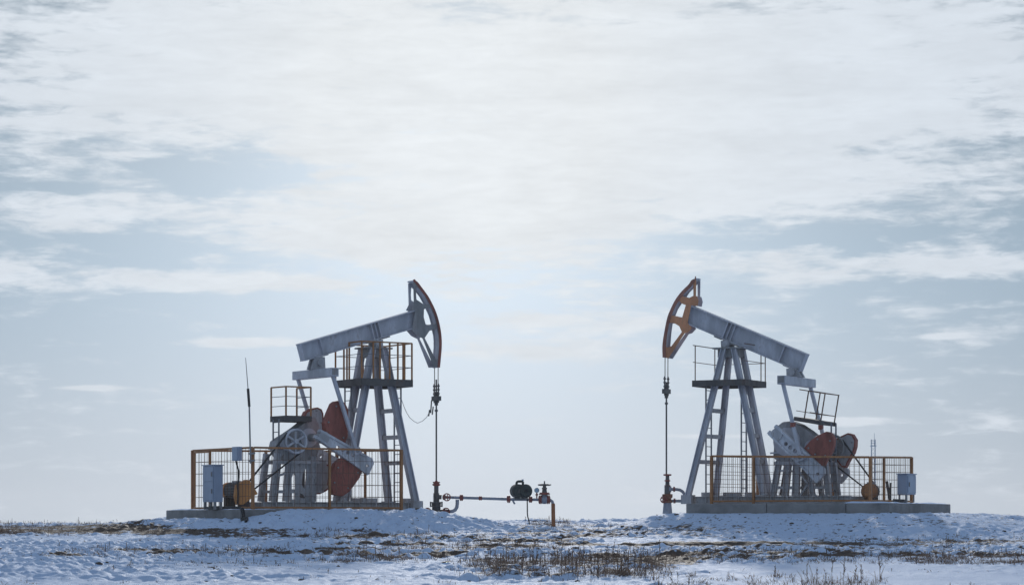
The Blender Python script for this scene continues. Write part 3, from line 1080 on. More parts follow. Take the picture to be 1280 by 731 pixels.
PR = dict(
    label='grey pumpjack facing left with an orange cheek on its horsehead', slab_top=2.25, skid_top=2.49, skid=(1062, 868),
    leg_w=0.165, cap=(914, 435.5),
    legs=dict(fn=((893, 485), (859.5, 622), 0.42, 0.84), ff=((907.5, 485), (895, 620), -0.42, -0.84),
              rn=((927.5, 485), (954, 618), 0.27, 0.27), rf=((937, 485), (962.5, 616), -0.27, -0.27)),
    rungs=(513, 545, 577),
    beam_tail=(1005.5, 453.5), beam_head=(856, 390.5), beam_h=0.60, stiff=(0.78,),
    strip=0.10, strip_mat=M['red_brown'], head_t=0.35, head_crop=cR, head_mat=M['orange_head'],
    head_loops=[[(318, 62), (300, 60), (282, 72), (262, 102), (213, 150), (178, 192), (150, 235), (122, 292), (98, 350), (82, 415), (70, 480), (60, 540), (55, 600), (58, 675), (97, 684), (225, 487), (252, 480), (284, 445), (250, 400), (280, 262), (328, 270), (337, 230), (326, 192), (316, 190)],
                [(296, 88), (297, 188), (262, 206), (208, 192), (230, 157), (270, 117)],
                [(182, 226), (205, 250), (236, 262), (208, 360), (165, 352), (118, 342), (142, 285)],
                [(97, 402), (145, 405), (185, 430), (205, 475), (122, 588), (85, 600), (78, 590), (86, 480)]],
    head_arc=[(318, 58), (300, 60), (282, 72), (262, 102), (213, 150), (178, 192), (150, 235), (122, 292), (98, 350), (82, 415), (70, 480), (60, 540), (55, 600), (57, 678)],
    head_plates=[((318, 64), (300, 62)), ((60, 674), (96, 682))],
    eq=(996, 477), eq_half=1.28,
    shaft=(988, 552), crank_a=(964.6, 535.2), crank_b=(1028, 596), crank_w=(0.40, 0.52), pins=0.70,
    pin=(1003.6, 571), red_joint=0.565,
    weights=[[(1005, 560), (1008, 556), (1012.5, 551), (1020.7, 544.7), (1033, 539), (1038.4, 540.6), (1042.5, 547.4), (1042, 556), (1039.8, 563.8), (1034, 573.4), (1029.6, 582.3), (1025.5, 581.6), (1016.6, 570.7)]],
    gearbox=[(967, 560), (966, 550), (968, 539), (973, 531), (978, 527), (988, 526), (998, 530), (1010, 538), (1020, 546), (1027, 555), (1025, 570), (1010, 578), (975, 580), (966, 571)],
    gear_rib=[(963, 566), (1026, 563)],
    gear_bosses=[(984, 552, 0.45), (1014, 558, 0.2)],
    stand=[((974, 576), (966.5, 620), 0.17), ((986, 578), (982, 620), 0.17), ((996, 580), (995, 620), 0.22), ((1031, 578), (1036, 622), 0.18), ((1012, 582), (1016, 620), 0.14)],
    stand_bars=[(968, 579, 1034, 579, 0.12), (972, 588, 989, 588, 0.06), (970, 609, 1000, 609, 0.09), (1012, 609, 1034, 609, 0.08), (1000, 620, 1020, 590, 0.06), (1000, 590, 1020, 620, 0.06)],
    pulley=(1041, 559, 0.40, -0.62), motor=(1094, 614), motor_len=0.62, fan_mat='orange', pulley_mat=M['grey_dark'],
    platforms=[
        dict(name='post_platform', corners=[(0.95, 0.85), (-0.82, 0.85), (-0.82, -0.85), (0.95, -0.85)], zd=zR(914, 476, 0), hh=1.12,
             posts=[(0.9, 0.80), (0.95, -0.85), (-0.82, -0.5), (-0.82, -0.85)], mids=(0.52,), thick=0.2, rail_mat='wire', r=0.013, skip=(0,)),
        dict(name='gearbox_platform', corners=[(uR(994, 0.45), 0.45), (uR(1026, 0.45), 0.45), (uR(1043.5, -0.45), -0.45), (uR(1011, -0.45), -0.45)], zd=zR(1019, 524, 0), hh=0.86,
             posts=[(uR(1005.5, 0.45), 0.45), (uR(1026, 0.45), 0.45), (uR(1043, -0.45), -0.45), (uR(1020, -0.45), -0.45)], mids=(0.22,), tilt=0.17, thick=0.13, rail_mat='wire', r=0.016, skip=(3,))],
    ladders=[(uR(885, 0.0), -0.05, 2.35, zR(885, 480, 0), 0.42), (uR(929, -0.25), -0.3, 2.5, zR(929, 482, 0), 0.40), (uR(1042, -0.2), -0.2, 2.4, zR(1042, 528, 0), 0.40)],
    bridle=dict(x1=831, x2=834.5, xm=833.2, y0=445, carrier=(833, 489), rod_bottom=594, rod_up=0.3),
)
pump_l, legs_l = build_pump(FL, PL)
pump_r, legs_r = build_pump(FR, PR)
up = Vector((0, 0, 1))

# extra fittings of single pumps
a, b = FR.px(1108.5, 601, -0.6), FR.px(1112.5, 627, -0.6)
mb = MB().bar(b, a, 0.07, 0.07, up=FR.n)
mb.bar(FR.px(1113.5, 603, -0.6), FR.px(1112.5, 627, -0.6), 0.05, 0.05, up=FR.n)
bl = mb.build('brake_lever', M['deck'], pump_r)
mb = MB()
mb.bar(FR.px(1108, 628.5, -0.6), FR.px(1131, 629, -0.6), 0.3, 0.12)
mb.bar(FR.px(1117, 625, -0.6), FR.px(1131, 625.5, -0.6), 0.16, 0.09)
mb.build('lever_base', M['deck'], bl)
pts = [FL.px(x, y, -0.1) for x, y in ((502, 499.5), (505, 508), (508, 515), (512, 521.6), (517, 526), (522, 528.6), (528, 526), (533, 521.6), (537, 515), (539.5, 508))]
MB().tube(pts, 0.009, 6).build('hanging_chain', M['greywire'], pump_l)
mb = MB()
for dx, y0, y1 in ((539.5, 500, 516), (541.5, 508, 518), (537, 512, 520)):
    mb.tube([FL.px(dx, y0, 0.0), FL.px(dx - 1.2, y1, 0.0)], 0.022, 6)
mb.build_each('hook', M['steel'], pump_l)
for fr, prt, spots in ((FL, pump_l, ((452, 470, 0.4), (440, 465, -0.3), (505, 520, 0.3))), (FR, pump_r, ((878, 890, 0.4), (905, 925, 0.1), (932, 944, -0.2)))):
    D = PL if fr is FL else PR
    mb = MB()
    for xa, xb, v in spots:
        pa, pb = fr.px(xa, 600, v), fr.px(xb, 600, v)
        pa.z = pb.z = D['skid_top'] + 0.07
        mb.bar(pa, pb, 0.18, 0.13)
    mb.build_each('ballast_block', M['grey_dull'], prt)

# ------------------------------------------------------------------ slabs
def slab(S, label, px_seams):
    F = S['F']
    root = thing('concrete_pad', F.at((S['u0'] + S['u1']) / 2, (S['v0'] + S['v1']) / 2, S['zb'] - 0.25), label, 'concrete slab', 'concrete pads', F.rot)
    us = [S['u0']] + sorted(F.u_of(x, S['v1']) for x in px_seams) + [S['u1']]
    for i in range(len(us) - 1):
        a, b = us[i] + 0.008, us[i + 1] - 0.008
        poly = [F.at(a, S['v0'], S['zb'] - 0.25), F.at(b, S['v0'], S['zb'] - 0.25), F.at(b, S['v1'], S['zb'] - 0.25), F.at(a, S['v1'], S['zb'] - 0.25)]
        MB().prism(poly, (0, 0, S['zt'] - S['zb'] + 0.25)).build('slab', M['concrete'], root, bevel=0.03)
    return root


pad_l = slab(SLAB_L, 'concrete slab sunk in a snow bank, its bare end beside the tall cabinet', [420])
pad_r = slab(SLAB_R, 'concrete slab standing clear of the snow under the pump with orange horsehead', [958, 1057])


def snow_sheet(S, u0, u1, v0, v1, h, parent, seed, n=40):
    F = S['F']
    vs, fs = [], []
    rs = np.random.default_rng(seed)
    gu, gv = np.meshgrid(np.linspace(u0, u1, n), np.linspace(v0, v1, n), indexing='ij')
    e = np.minimum(np.minimum(gu - u0, u1 - gu), np.minimum(gv - v0, v1 - gv))
    w = sstep(0.0, 0.22, e + 0.10 * vnoise(gu * 3 + seed, gv * 3))
    z = S['zt'] - 0.012 + w * h * (0.75 + 0.8 * vnoise(gu * 1.5 + seed, gv * 1.5 + 3)) + 0.02 * w * vnoise(gu * 6, gv * 6)
    for i in range(n):
        for j in range(n):
            vs.append(F.at(gu[i, j], gv[i, j], float(z[i, j])))
    for i in range(n - 1):
        for j in range(n - 1):
            fs.append([i * n + j, (i + 1) * n + j, (i + 1) * n + j + 1, i * n + j + 1])
    mb = MB()
    mb.add(vs, fs, True)
    return mb.build('snow_cover', M['snow_clean'], parent)


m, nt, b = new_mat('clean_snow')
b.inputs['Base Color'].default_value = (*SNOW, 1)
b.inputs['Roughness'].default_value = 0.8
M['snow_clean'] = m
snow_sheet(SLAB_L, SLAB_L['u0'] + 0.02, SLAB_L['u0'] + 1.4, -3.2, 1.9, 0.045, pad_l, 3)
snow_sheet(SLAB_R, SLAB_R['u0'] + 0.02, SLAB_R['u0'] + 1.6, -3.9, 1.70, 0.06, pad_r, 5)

# ------------------------------------------------------------------ fences
def fence(F, label, corners, ztop, zbot, bays, posts_extra, double=None, step=(0.19, 0.26), gate=None):
    """corners: near rear, near front, far front, far rear as (u, v)"""
    root = thing('safety_fence', F.at(corners[0][0], corners[0][1], zbot[0]), label, 'fence', 'fences round the pumps', F.rot)
    pts = [(F.at(u, v, zbot[i]), F.at(u, v, ztop[i])) for i, (u, v) in enumerate(corners)]
    for i in range(4):
        MB().bar(pts[i][0] - up * 0.05, pts[i][1] + up * 0.012, 0.085, 0.085, up=F.f).build('post', M['orange'], root)
    for i in range(4):
        (b0, t0), (b1, t1) = pts[i], pts[(i + 1) % 4]
        d = (b1 - b0)
        ln = d.length
        e = d.normalized()
        cuts = [0.0] + bays[i] + [1.0]
        MB().bar(t0 + e * 0.045, t1 - e * 0.045, 0.06, 0.06).build('top_rail', M['orange'], root)
        MB().bar(b0 + e * 0.045 + up * 0.03, b1 - e * 0.045 + up * 0.03, 0.055, 0.055).build('bottom_rail', M['orange'], root)
        for c in bays[i]:
            MB().bar(b0 + d * c - up * 0.05, t0 + (t1 - t0) * c - up * 0.033, 0.07, 0.07, up=F.f).build('post', M['orange'], root)
        for j in range(len(cuts) - 1):
            mb = MB()
            a, c = cuts[j] * ln + 0.05, cuts[j + 1] * ln - 0.05
            k = max(2, round((c - a) / step[0]))
            side = e.cross(up) * 0.012
            for q in range(k + 1):
                s = (a + (c - a) * q / k) / ln
                bb, tt = b0 + d * s + up * 0.05, t0 + (t1 - t0) * s - up * 0.03
                jit = e * random.uniform(-0.012, 0.012)
                mb.tube([bb + side + jit, tt + side + jit * 0.3], 0.0062, 5, False)
            kz = round((ztop[i] - zbot[i]) / step[1])
            for q in range(1, kz):
                s = q / kz
                p = b0 + (t0 - b0) * s + e * a
                r_ = b1 + (t1 - b1) * s - e * (ln - c)
                mb.tube([p - side * 0.3, r_ - side * 0.3], 0.007, 5, False)
            mb.build('wire_mesh', M['wire'], root)
    if gate:
        i, s0, s1, hg = gate
        (b0, t0), (b1, t1) = pts[i], pts[(i + 1) % 4]
        d = b1 - b0
        off = d.cross(up).normalized() * 0.07
        p, q = b0 + d * s0 + off + up * 0.06, b0 + d * s1 + off + up * 0.06
        mb = MB()
        mb.bar(p, p + up * hg, 0.05, 0.05, up=F.f).bar(q, q + up * hg, 0.07, 0.07, up=F.f)
        mb.bar(p + up * hg, q + up * hg, 0.05, 0.05)
        mb.build('gate', M['orange'], root)
    return root


ul0, ul1 = uL(316, 1.75), uL(501.5, 1.75)
def v_far(F, u, v, px):
    """how far across from (u, v) the line meets the bearing of px"""
    lo, hi = 0.5, 6.0
    s0 = 640 + FPX * F.at(u, v, 0).x / F.at(u, v, 0).y
    for _ in range(50):
        mid = (lo + hi) / 2
        q = F.at(u, v - mid, 0)
        if abs(640 + FPX * q.x / q.y - s0) < abs(px - s0):
            lo = mid
        else:
            hi = mid
    return v - lo


vl = v_far(FL, ul0, 1.75, 240.8)
zt_l = [FL.px(316, 559, 1.75).z, FL.px(501.5, 562.5, 1.75).z, FL.px(425, 564, vl).z, FL.px(240.5, 563, vl).z]
fence_l = fence(FL, 'rusty orange fence with wire mesh round the pump with two red counterweights', [(ul0, 1.75), (ul1, 1.75), (ul1, vl), (ul0, vl)], zt_l,
                [2.085, 2.085, 2.085, 2.085], [[0.508], [0.55], [0.5], []], None, step=(0.20, 0.37), gate=(3, 0.07, 0.33, 1.72))
ur0, ur1 = uR(1088, 1.35), uR(889.5, 1.35)
vr = v_far(FR, ur0, 1.35, 1139.5)
fence_r = fence(FR, 'orange fence with close wire mesh beside the cabinet on thin legs', [(ur0, 1.35), (ur1, 1.35), (ur1, vr), (ur0, vr)],
                [FR.px(1088, 571, 1.35).z, FR.px(889.5, 569.8, 1.35).z, FR.px(940, 571, vr).z, FR.px(1140, 571.5, vr).z],
                [2.30, 2.30, 2.30, 2.30], [[0.73], [], [0.5], [0.68]], None, step=(0.165, 0.25))

# ------------------------------------------------------------------ cabinets, box, mast, cables
def cabinet(F, label, pxc, pyt, pyb, v_near, w_lat, w_len, zfoot, group, door_split, legs_r):
    """pxc: screen column of the edge between rear face and near face"""
    u = F.u_of(pxc, v_near)
    top = F.px(pxc, pyt, v_near).z
    bot = F.px(pxc, pyb, v_near).z
    root = thing('control_cabinet', F.at(u + w_len / 2, v_near - w_lat / 2, zfoot), label, 'cabinet', group, F.rot)
    mb = MB()
    poly = [F.at(u, v_near, bot), F.at(u + w_len, v_near, bot), F.at(u + w_len, v_near - w_lat, bot), F.at(u, v_near - w_lat, bot)]
    mb.prism(poly, (0, 0, top - bot))
    body = mb.build('body', M['cabinet'], root, bevel=0.012)
    roof = [F.at(u - 0.03, v_near + 0.03, top + 0.003), F.at(u + w_len + 0.03, v_near + 0.03, top + 0.003), F.at(u + w_len + 0.03, v_near - w_lat - 0.03, top + 0.003), F.at(u - 0.03, v_near - w_lat - 0.03, top + 0.003)]
    MB().prism(roof, (0, 0, 0.03)).build('roof_plate', M['cabinet'], root, bevel=0.008)
    zs = [bot + 0.04] + [bot + (top - bot) * s for s in door_split] + [top - 0.04]
    for i in range(len(zs) - 1):
        d = [F.at(u - 0.004, v_near - 0.04, zs[i] + 0.008), F.at(u - 0.004, v_near - w_lat + 0.04, zs[i] + 0.008), F.at(u - 0.004, v_near - w_lat + 0.04, zs[i + 1] - 0.008), F.at(u - 0.004, v_near - 0.04, zs[i + 1] - 0.008)]
        dr = MB().prism(d, -F.f * 0.018).build('door', M['cabinet'], root, bevel=0.006)
        hz = (zs[i] + zs[i + 1]) / 2
        MB().bar(F.at(u - 0.04, v_near - 0.10, hz - 0.07), F.at(u - 0.04, v_near - 0.10, hz + 0.07), 0.025, 0.03, up=F.f).build('handle', M['grey_dark'], dr)
    for du in (0.05, w_len - 0.05):
        for dv in (0.05, w_lat - 0.05):
            MB().bar(F.at(u + du, v_near - dv, zfoot), F.at(u + du, v_near - dv, bot + 0.01), legs_r, legs_r, up=F.f).build('leg', M['grey_dark'], root)
    return root


cab_l = cabinet(FL, 'tall pale blue two-door cabinet inside the fence corner beside the orange motor', 267.7, 581.5, 627, 0.55, 0.78, 0.30, 2.056, 'control cabinets', (0.56,), 0.07)
cab_r = cabinet(FR, 'short square grey-blue cabinet raised on thin legs at the slab end', 1134, 592.6, 617.5, -1.02, 0.80, 0.33, 2.291, 'control cabinets', (), 0.035)
mb = MB()
for i in range(6):
    p = FL.px(255 + i * 5.5, 632, 0.3)
    p.z = 2.10
    mb.bar(p, p + FL.f * 0.18 + FL.n * 0.1, 0.12, 0.09 + 0.02 * (i % 3))
tag(mb.build('cable_tray', M['deck'], None, FL.px(268, 634, 0.3)), 'dark clutter of cable trays at the foot of the tall cabinet', 'cable tray')

# meter box on the fence rail
def on_rear(px, py, out=0.0):
    """point seen at px on a line parallel to the rear fence, 'out' metres outside it"""
    lo, hi = -2.5, 2.5
    for _ in range(50):
        mid = (lo + hi) / 2
        p = FL.at(ul0 - out, mid, 0)
        if 640 + FPX * p.x / p.y < px:
            lo = mid
        else:
            hi = mid
    p = FL.at(ul0 - out, lo, 0)
    p.z = CAMZ + (HOR - py) / FPX * p.y
    return p


OUT = 0.20
e0, e1 = on_rear(297.6, 575.5, OUT), on_rear(289.8, 558.3, OUT)
hb = e1.z - e0.z
a = Vector((e1.x, e1.y, e0.z))
wl = (Vector((e0.x, e0.y, 0)) - Vector((e1.x, e1.y, 0))).length
root = thing('junction_box', a + FL.n * wl / 2 + FL.f * 0.07, 'small pale blue box hung on the top rail of the fence', 'junction box', None, FL.rot)
poly = [a, a + FL.f * 0.14, a + FL.f * 0.14 + FL.n * wl, a + FL.n * wl]
MB().prism(poly, (0, 0, hb)).build('body', M['cabinet'], root, bevel=0.01)
d = a - FL.f * 0.003 + FL.n * 0.03 + up * 0.03
MB().prism([d, d + FL.n * (wl - 0.06), d + FL.n * (wl - 0.06) + up * (hb - 0.06), d + up * (hb - 0.06)], -FL.f * 0.012).build('lid', M['cabinet'], root, bevel=0.004)
cb = a + FL.n * wl / 2 + up * hb * 0.6
MB().bar(cb + FL.f * 0.14, cb + FL.f * 0.19, 0.2, 0.2).build('bracket', M['grey_dark'], root)
q0 = on_rear(295, 576, 0.13)
pts = [q0]
for px_, py_ in ((296.5, 582), (298.4, 589), (298, 597), (297.4, 606), (297.6, 618), (297.4, 630)):
    q = on_rear(px_, py_, 0.13)
    pts.append(q)
tag(MB().tube(pts, 0.028, 8).build('power_cable', M['black'], None, pts[-1]), 'black cable dropping from the small box on the fence', 'cable')
# cables spilling over the slab edge into the snow
Fp = lambda x, y, v: FL.px(x, y, v)
ye = SLAB_L['v1']
mb = MB()
uc = FL.u_of(299.5, ye)
for k, dx in enumerate((0.03, 0.11)):
    e0 = FL.at(uc + dx, ye, 0)
    p = [FL.at(uc - 0.05 + dx, ye - 0.8, 2.11), FL.at(uc + dx, ye - 0.3, 2.12), FL.at(uc + dx, ye + 0.03, 2.08)]
    for s in range(1, 8):
        w = e0 + Vector((0.035 * s + 0.05 * math.sin(s * 1.3 + k), -0.16 * s, 0))
        w.z = max(Hs(w.x, w.y) + 0.035, 2.02 - 0.15 * s)
        p.append(w)
    mb.tube(p, 0.03, 8)
tag(mb.build('ground_cable', M['black'], None, FL.at(SLAB_L['u0'] + 0.3, ye, 1.7)), 'black cables spilling over the slab edge into the snow', 'cable')
# whip antenna clamped to the fence corner
pb, pm1, pm2, pt = FL.px(313.2, 579, 1.82), FL.px(311.4, 506, 1.82), FL.px(310.0, 485.5, 1.82), FL.px(307, 447, 1.82)
root = thing('whip_antenna', pb, 'thin whip antenna rising from the fence corner post', 'antenna')
MB().tube([pb, FL.px(311.6, 508, 1.82)], 0.026, 8).build('mast', M['grey_dark'], root)
MB().tube([FL.px(311.6, 508, 1.82), pm2], 0.042, 8).build('loading_coil', M['black'], root)
MB().tube([pm2, pt], [0.014, 0.009], 6).build('whip', M['grey_dark'], root)
mb = MB()
for y in (566, 575):
    c = FL.px(313.3, y, 1.80)
    mb.bar(c - FL.f * 0.05 - up * 0.02, c + FL.f * 0.12 + up * 0.0, 0.14, 0.05)
mb.build_each('clamp', M['grey_dark'], root)
# tuning of the sky
BLOBS = [(680, 130, 740, 280, 0.72), (780, 230, 430, 120, 0.35), (160, 80, 600, 220, 0.50), (480, 300, 330, 70, 0.45), (110, 270, 270, 40, 0.45),
         (275, 220, 160, 42, -0.85), (60, 245, 120, 22, -0.22), (30, 347, 190, 26, 0.60), (150, 312, 220, 26, -0.28), (285, 355, 240, 21, 0.70), (690, 405, 260, 40, 0.50), (700, 440, 200, 20, 0.45), (310, 430, 150, 11, 0.95),
         (980, 300, 230, 32, -0.40), (1140, 332, 330, 28, 0.70), (1000, 350, 160, 20, 0.20), (1150, 100, 540, 240, 0.50), (1190, 185, 130, 36, -0.36),
         (1060, 527, 120, 9, 0.85), (880, 545, 110, 6, 0.75), (115, 487, 60, 6, 0.80), (1170, 424, 50, 6, 0.6), (300, 440, 700, 90, -0.12), (640, 560, 900, 120, -0.20)]
CLOUD_LUM = (3.9, 0.6, 1.4)
VEIL_LUM = (1.6, 5.8, 1.75)
VEIL = 1.0
VEIL_DROP = 0.93
AWAY_COVER = 0.22
HAZE = 0.00022
SUN_E = 2.7
EXPO = 0.0
# ------------------------------------------------------------------ wellheads and flow line
def lathe_z(mb, c, prof, n=18):
    """turned body: prof is a list of (z, r) above c"""
    c = Vector(c)
    mb.tube([c + up * z for z, r in prof], [r for z, r in prof], n)
    return mb


bx = FL.px(545.4, 600, 0)
YW = bx.y
WL = lambda x, y, dy=0.0: W(x, y, YW + dy)
zg = Hs(bx.x, bx.y)
root_w = thing('wellhead', Vector((bx.x, bx.y, zg)), 'dark wellhead with red hand wheels feeding the long pipe', 'wellhead', 'wellheads')
zz = lambda py: CAMZ + (HOR - py) / FPX * YW
c = Vector((bx.x, bx.y, 0))
mb = MB()
lathe_z(mb, c, [(zg - 0.3, 0.14), (zz(633), 0.14), (zz(632.9), 0.20), (zz(632), 0.20), (zz(631.9), 0.15), (zz(628.5), 0.15), (zz(628.4), 0.21), (zz(627), 0.21), (zz(626.9), 0.10), (zz(616), 0.10), (zz(615.9), 0.075), (zz(606.5), 0.075)])
mb.build('casing_head', M['steel'], root_w)
mb = MB()
for s in (-1, 1):
    for k in range(3):
        q = c + Vector((s * 0.185, -0.1 + 0.1 * k, 0))
        mb.cyl(q + up * zz(633.2), q + up * zz(626.6), 0.022, 8)
mb.build_each('stud', M['steel'], root_w)
mb = MB()
lathe_z(mb, c, [(zz(607), 0.085), (zz(606), 0.13), (zz(604.5), 0.13), (zz(604.2), 0.09), (zz(602.6), 0.12), (zz(601.8), 0.12), (zz(601.6), 0.05), (zz(600.6), 0.04)])
mb.build('stuffing_box', M['valve'], root_w)


def hand_wheel(parent, c, axis, r=0.115, rr=0.018):
    MB().wheel(c, axis, r, rr, 5, 0.3).build('hand_wheel', M['valve'], parent)


yv = -0.18
mb = MB().tube([WL(545, 620.4), WL(552, 620.8)], 0.075, 12)
mb.tube([WL(531, 639), WL(545, 639), WL(562, 639)], 0.07, 12)
mb.cyl(WL(553.5, 621), WL(557, 621), 0.085, 12)
for x in (534.5, 555.5):
    mb.cyl(WL(x - 1.5, 639), WL(x + 1.5, 639), 0.11, 14)
mb.build('side_outlet', M['steel'], root_w)
for x, y in ((558.6, 621), (534.3, 639), (557.6, 639)):
    mb = MB().cyl(WL(x, y), WL(x, y, yv), 0.03, 10).build('stem', M['steel'], root_w)
    hand_wheel(root_w, WL(x, y, yv), (0.28, -1, 0.02))
mb = MB().tube([WL(562, 639), WL(566, 638.6), WL(569, 637), WL(571, 633.5), WL(571.6, 629), WL(571.7, 624)], 0.058, 12)
mb.build('bypass_pipe', M['pipe'], root_w)

gx = W(691.5, 653.6, YW)
zpg = Hs(gx.x, gx.y)
root_p = thing('flow_line', Vector((gx.x, gx.y, zpg)), 'long pale pipe on the skyline ending in a rusty upright leg', 'pipeline')
MB().tube([WL(553, 620.9), WL(577, 621.6), WL(600, 622.3), WL(640, 623.6), WL(676, 624), WL(684, 624), WL(688, 624.6), WL(690.3, 626.5), WL(691.3, 629.5)], 0.048, 12).build('pipe', M['pipe'], root_p)
leg = Vector((WL(691.4, 629).x, YW, 0))
MB().tube([Vector((leg.x, YW, zz(629))), Vector((leg.x + 0.015, YW, zpg - 0.3))], [0.062, 0.07], 16).build('upright_leg', M['rust_pipe'], root_p)
for x, y, r in ((576.8, 621.6, 0.12), (600.5, 622.3, 0.08), (635.8, 623.4, 0.145), (663.2, 623.8, 0.125), (675.3, 624, 0.165), (685.6, 624, 0.165)):
    mb = MB()
    for o in (-1.75, 0.12):
        mb.cyl(WL(x + o, y), WL(x + o + 1.6, y), r * 0.86, 16)
    mb.cyl(WL(x - 2.3, y), WL(x + 2.3, y), r * 0.62, 14)
    mb.build('flange', M['valve'], root_p)
vc_ = WL(680.6, 624)
mb = MB()
mb.tube([WL(676.2, 624), WL(678.5, 624), WL(682.7, 624), WL(684.8, 624)], [0.10, 0.145, 0.145, 0.10], 14)
lathe_z(mb, Vector((vc_.x, YW, 0)), [(zz(624), 0.11), (zz(618), 0.10), (zz(617.9), 0.0), (zz(617.8), 0.0)], 14)
vb = mb.build('gate_valve', M['pipe'], root_p)
mb = MB()
lathe_z(mb, Vector((vc_.x, YW, 0)), [(zz(617.9), 0.18), (zz(616.5), 0.18), (zz(616.4), 0.16), (zz(615.2), 0.16)], 16)
mb.build('bonnet_flange', M['valve'], vb)
mb = MB()
lathe_z(mb, Vector((vc_.x, YW, 0)), [(zz(615.3), 0.085), (zz(611), 0.07), (zz(610.8), 0.09), (zz(609), 0.08), (zz(608.8), 0.055), (zz(605.8), 0.055), (zz(605.6), 0.025), (zz(600.8), 0.02)], 12)
mb.build('valve_stem', M['steel'], vb)
MB().wheel(Vector((vc_.x, YW, zz(605.6))), (0, 0.06, 1), 0.20, 0.02, 4, 0.2).build('valve_wheel', M['steel'], vb)
gq = WL(671, 612.4)
mb = MB().cyl(WL(671, 623), WL(671, 614), 0.022, 8)
mb.cyl(WL(671, 618.8), WL(671, 616.8), 0.045, 8)
gs = mb.build('gauge_stem', M['valve'], root_p)
mb = MB().cyl(gq + Vector((0, -0.04, 0)), gq + Vector((0, 0.05, 0)), 0.082, 20)
gd = mb.build('pressure_gauge', M['steel'], root_p)
MB().cyl(gq + Vector((0, -0.048, 0)), gq + Vector((0, -0.041, 0)), 0.072, 20).build('dial', M['dial'], gd)
MB().tube([WL(641, 625), WL(642.5, 628), WL(643.6, 629.5)], 0.03, 8).build('drain_stub', M['pipe'], root_p)

# green two-lobed drum riding on the pipe
dc = WL(651.3, 613.6)
root_d = thing('drum_unit', Vector((dc.x, YW, zz(622.6))), 'dark green double drum with a loop handle sitting on the pipe', 'drum')
ax = Vector((0.80, -0.60, 0))
for k, (x, r0, r1) in enumerate(((647.0, 0.208, 0.208), (655.6, 0.208, 0.208))):
    q = WL(x, 613.4)
    h = Vector((0.25, -0.97, 0))
    o = MB().tube([q + h * 0.22, q + h * 0.19, q - h * 0.19, q - h * 0.22], [0.17, r0, r1, 0.17], 28).build('drum', M['green'], root_d)
    mb = MB()
    mb.ring(q + h * 0.16, h, r0, 0.016, 28)
    mb.ring(q - h * 0.16, h, r0, 0.016, 28)
    mb.cyl(q + h * 0.2, q + h * 0.25, 0.07, 14)
    mb.build('band', M['deck'] if k == 0 else M['black'], o)
mb = MB()
mb.bar(WL(648.2, 613.5, 0.0), WL(654.6, 613.5, 0.0), 0.26, 0.30)
mb.build('bridge_block', M['green'], root_d)
mb = MB().tube([WL(645.6, 607, -0.08), WL(645.7, 603.3, -0.08), WL(646.6, 601.8, -0.08), WL(648.2, 601.3, -0.08), WL(652.6, 601.3, -0.08), WL(653.6, 602.2, -0.08), WL(653.7, 607, -0.08)], 0.042, 10)
mb.build('handle', M['green'], root_d)
MB().cyl(WL(653.4, 600.8, -0.08), WL(653.4, 598.8, -0.08), 0.035, 10).build('plug', M['dial'], root_d)
mb = MB().bar(WL(643.5, 622.9), WL(660, 623.0), 0.24, 0.05)
for x in (645.5, 652.6):
    mb.bar(WL(x, 622.5), WL(x, 617.5), 0.06, 0.2, up=(0, 1, 0))
mb.build_each('cradle', M['steel'], root_d)
pts = [WL(659, 620, -0.05), WL(659.1, 630, -0.05), WL(659.2, 640, -0.05), WL(659.6, 645, -0.05), WL(660.6, 648.5, -0.05)]
e = WL(662.4, 652, -0.05)
e.z = Hs(e.x, e.y) - 0.02
pts.append(e)
tag(MB().tube(pts, 0.02, 8).build('drum_cable', M['black'], None, e), 'thin black cable hanging from the green drum to the snow', 'cable')

# wellhead of the other pump
bx = FR.px(834.3, 600, 0)
Y2 = bx.y
W2 = lambda x, y, dy=0.0: W(x, y, Y2 + dy)
z2 = lambda py: CAMZ + (HOR - py) / FPX * Y2
zg2 = Hs(bx.x, bx.y)
c = Vector((bx.x, bx.y, 0))
root_w2 = thing('wellhead', Vector((bx.x, bx.y, zg2)), 'wellhead with a big orange valve block and pipes bending to the slab', 'wellhead', 'wellheads')
lathe_z(MB(), c, [(zg2 - 0.4, 0.19), (z2(641), 0.16), (z2(630), 0.13), (z2(627.5), 0.13)]).build('casing_pipe', M['pipe'], root_w2)
mb = MB()
lathe_z(mb, c, [(z2(628), 0.13), (z2(627.9), 0.165), (z2(625.5), 0.165), (z2(625.2), 0.12), (z2(621), 0.13), (z2(620.9), 0.17), (z2(617.2), 0.17), (z2(617), 0.1)])
mb.bar(W2(828.3, 619.8), W2(840, 619.8), 0.30, 0.13)
mb.bar(W2(828.8, 622), W2(833, 622), 0.2, 0.16)
mb.build('valve_block', M['block'], root_w2)
hand_wheel(root_w2, W2(829.6, 624, -0.2), (0.2, -1, 0), 0.10)
lathe_z(MB(), c, [(z2(617.4), 0.10), (z2(606.2), 0.10), (z2(606), 0.07), (z2(594), 0.06)]).build('casing_head', M['steel'], root_w2)
mb = MB()
for a_, b_, r in ((594.2, 592.2, 0.13), (601.2, 599.6, 0.095), (607.4, 606, 0.10)):
    mb.cyl(c + up * z2(a_), c + up * z2(b_), r, 16)
mb.build('stuffing_box', M['valve'], root_w2)
mb = MB().tube([W2(836, 611), W2(846, 611.3), W2(850, 612), W2(853.5, 614.2), W2(855.6, 617.6), W2(856.4, 621)], 0.05, 12)
mb.tube([W2(836, 625.6), W2(846, 625.7), W2(857, 625.9)], 0.05, 12)
mb.tube([W2(836, 611, 0), W2(839, 611, 0)], 0.1, 12)
mb.build('side_pipe', M['pipe'], root_w2)
mb = MB()
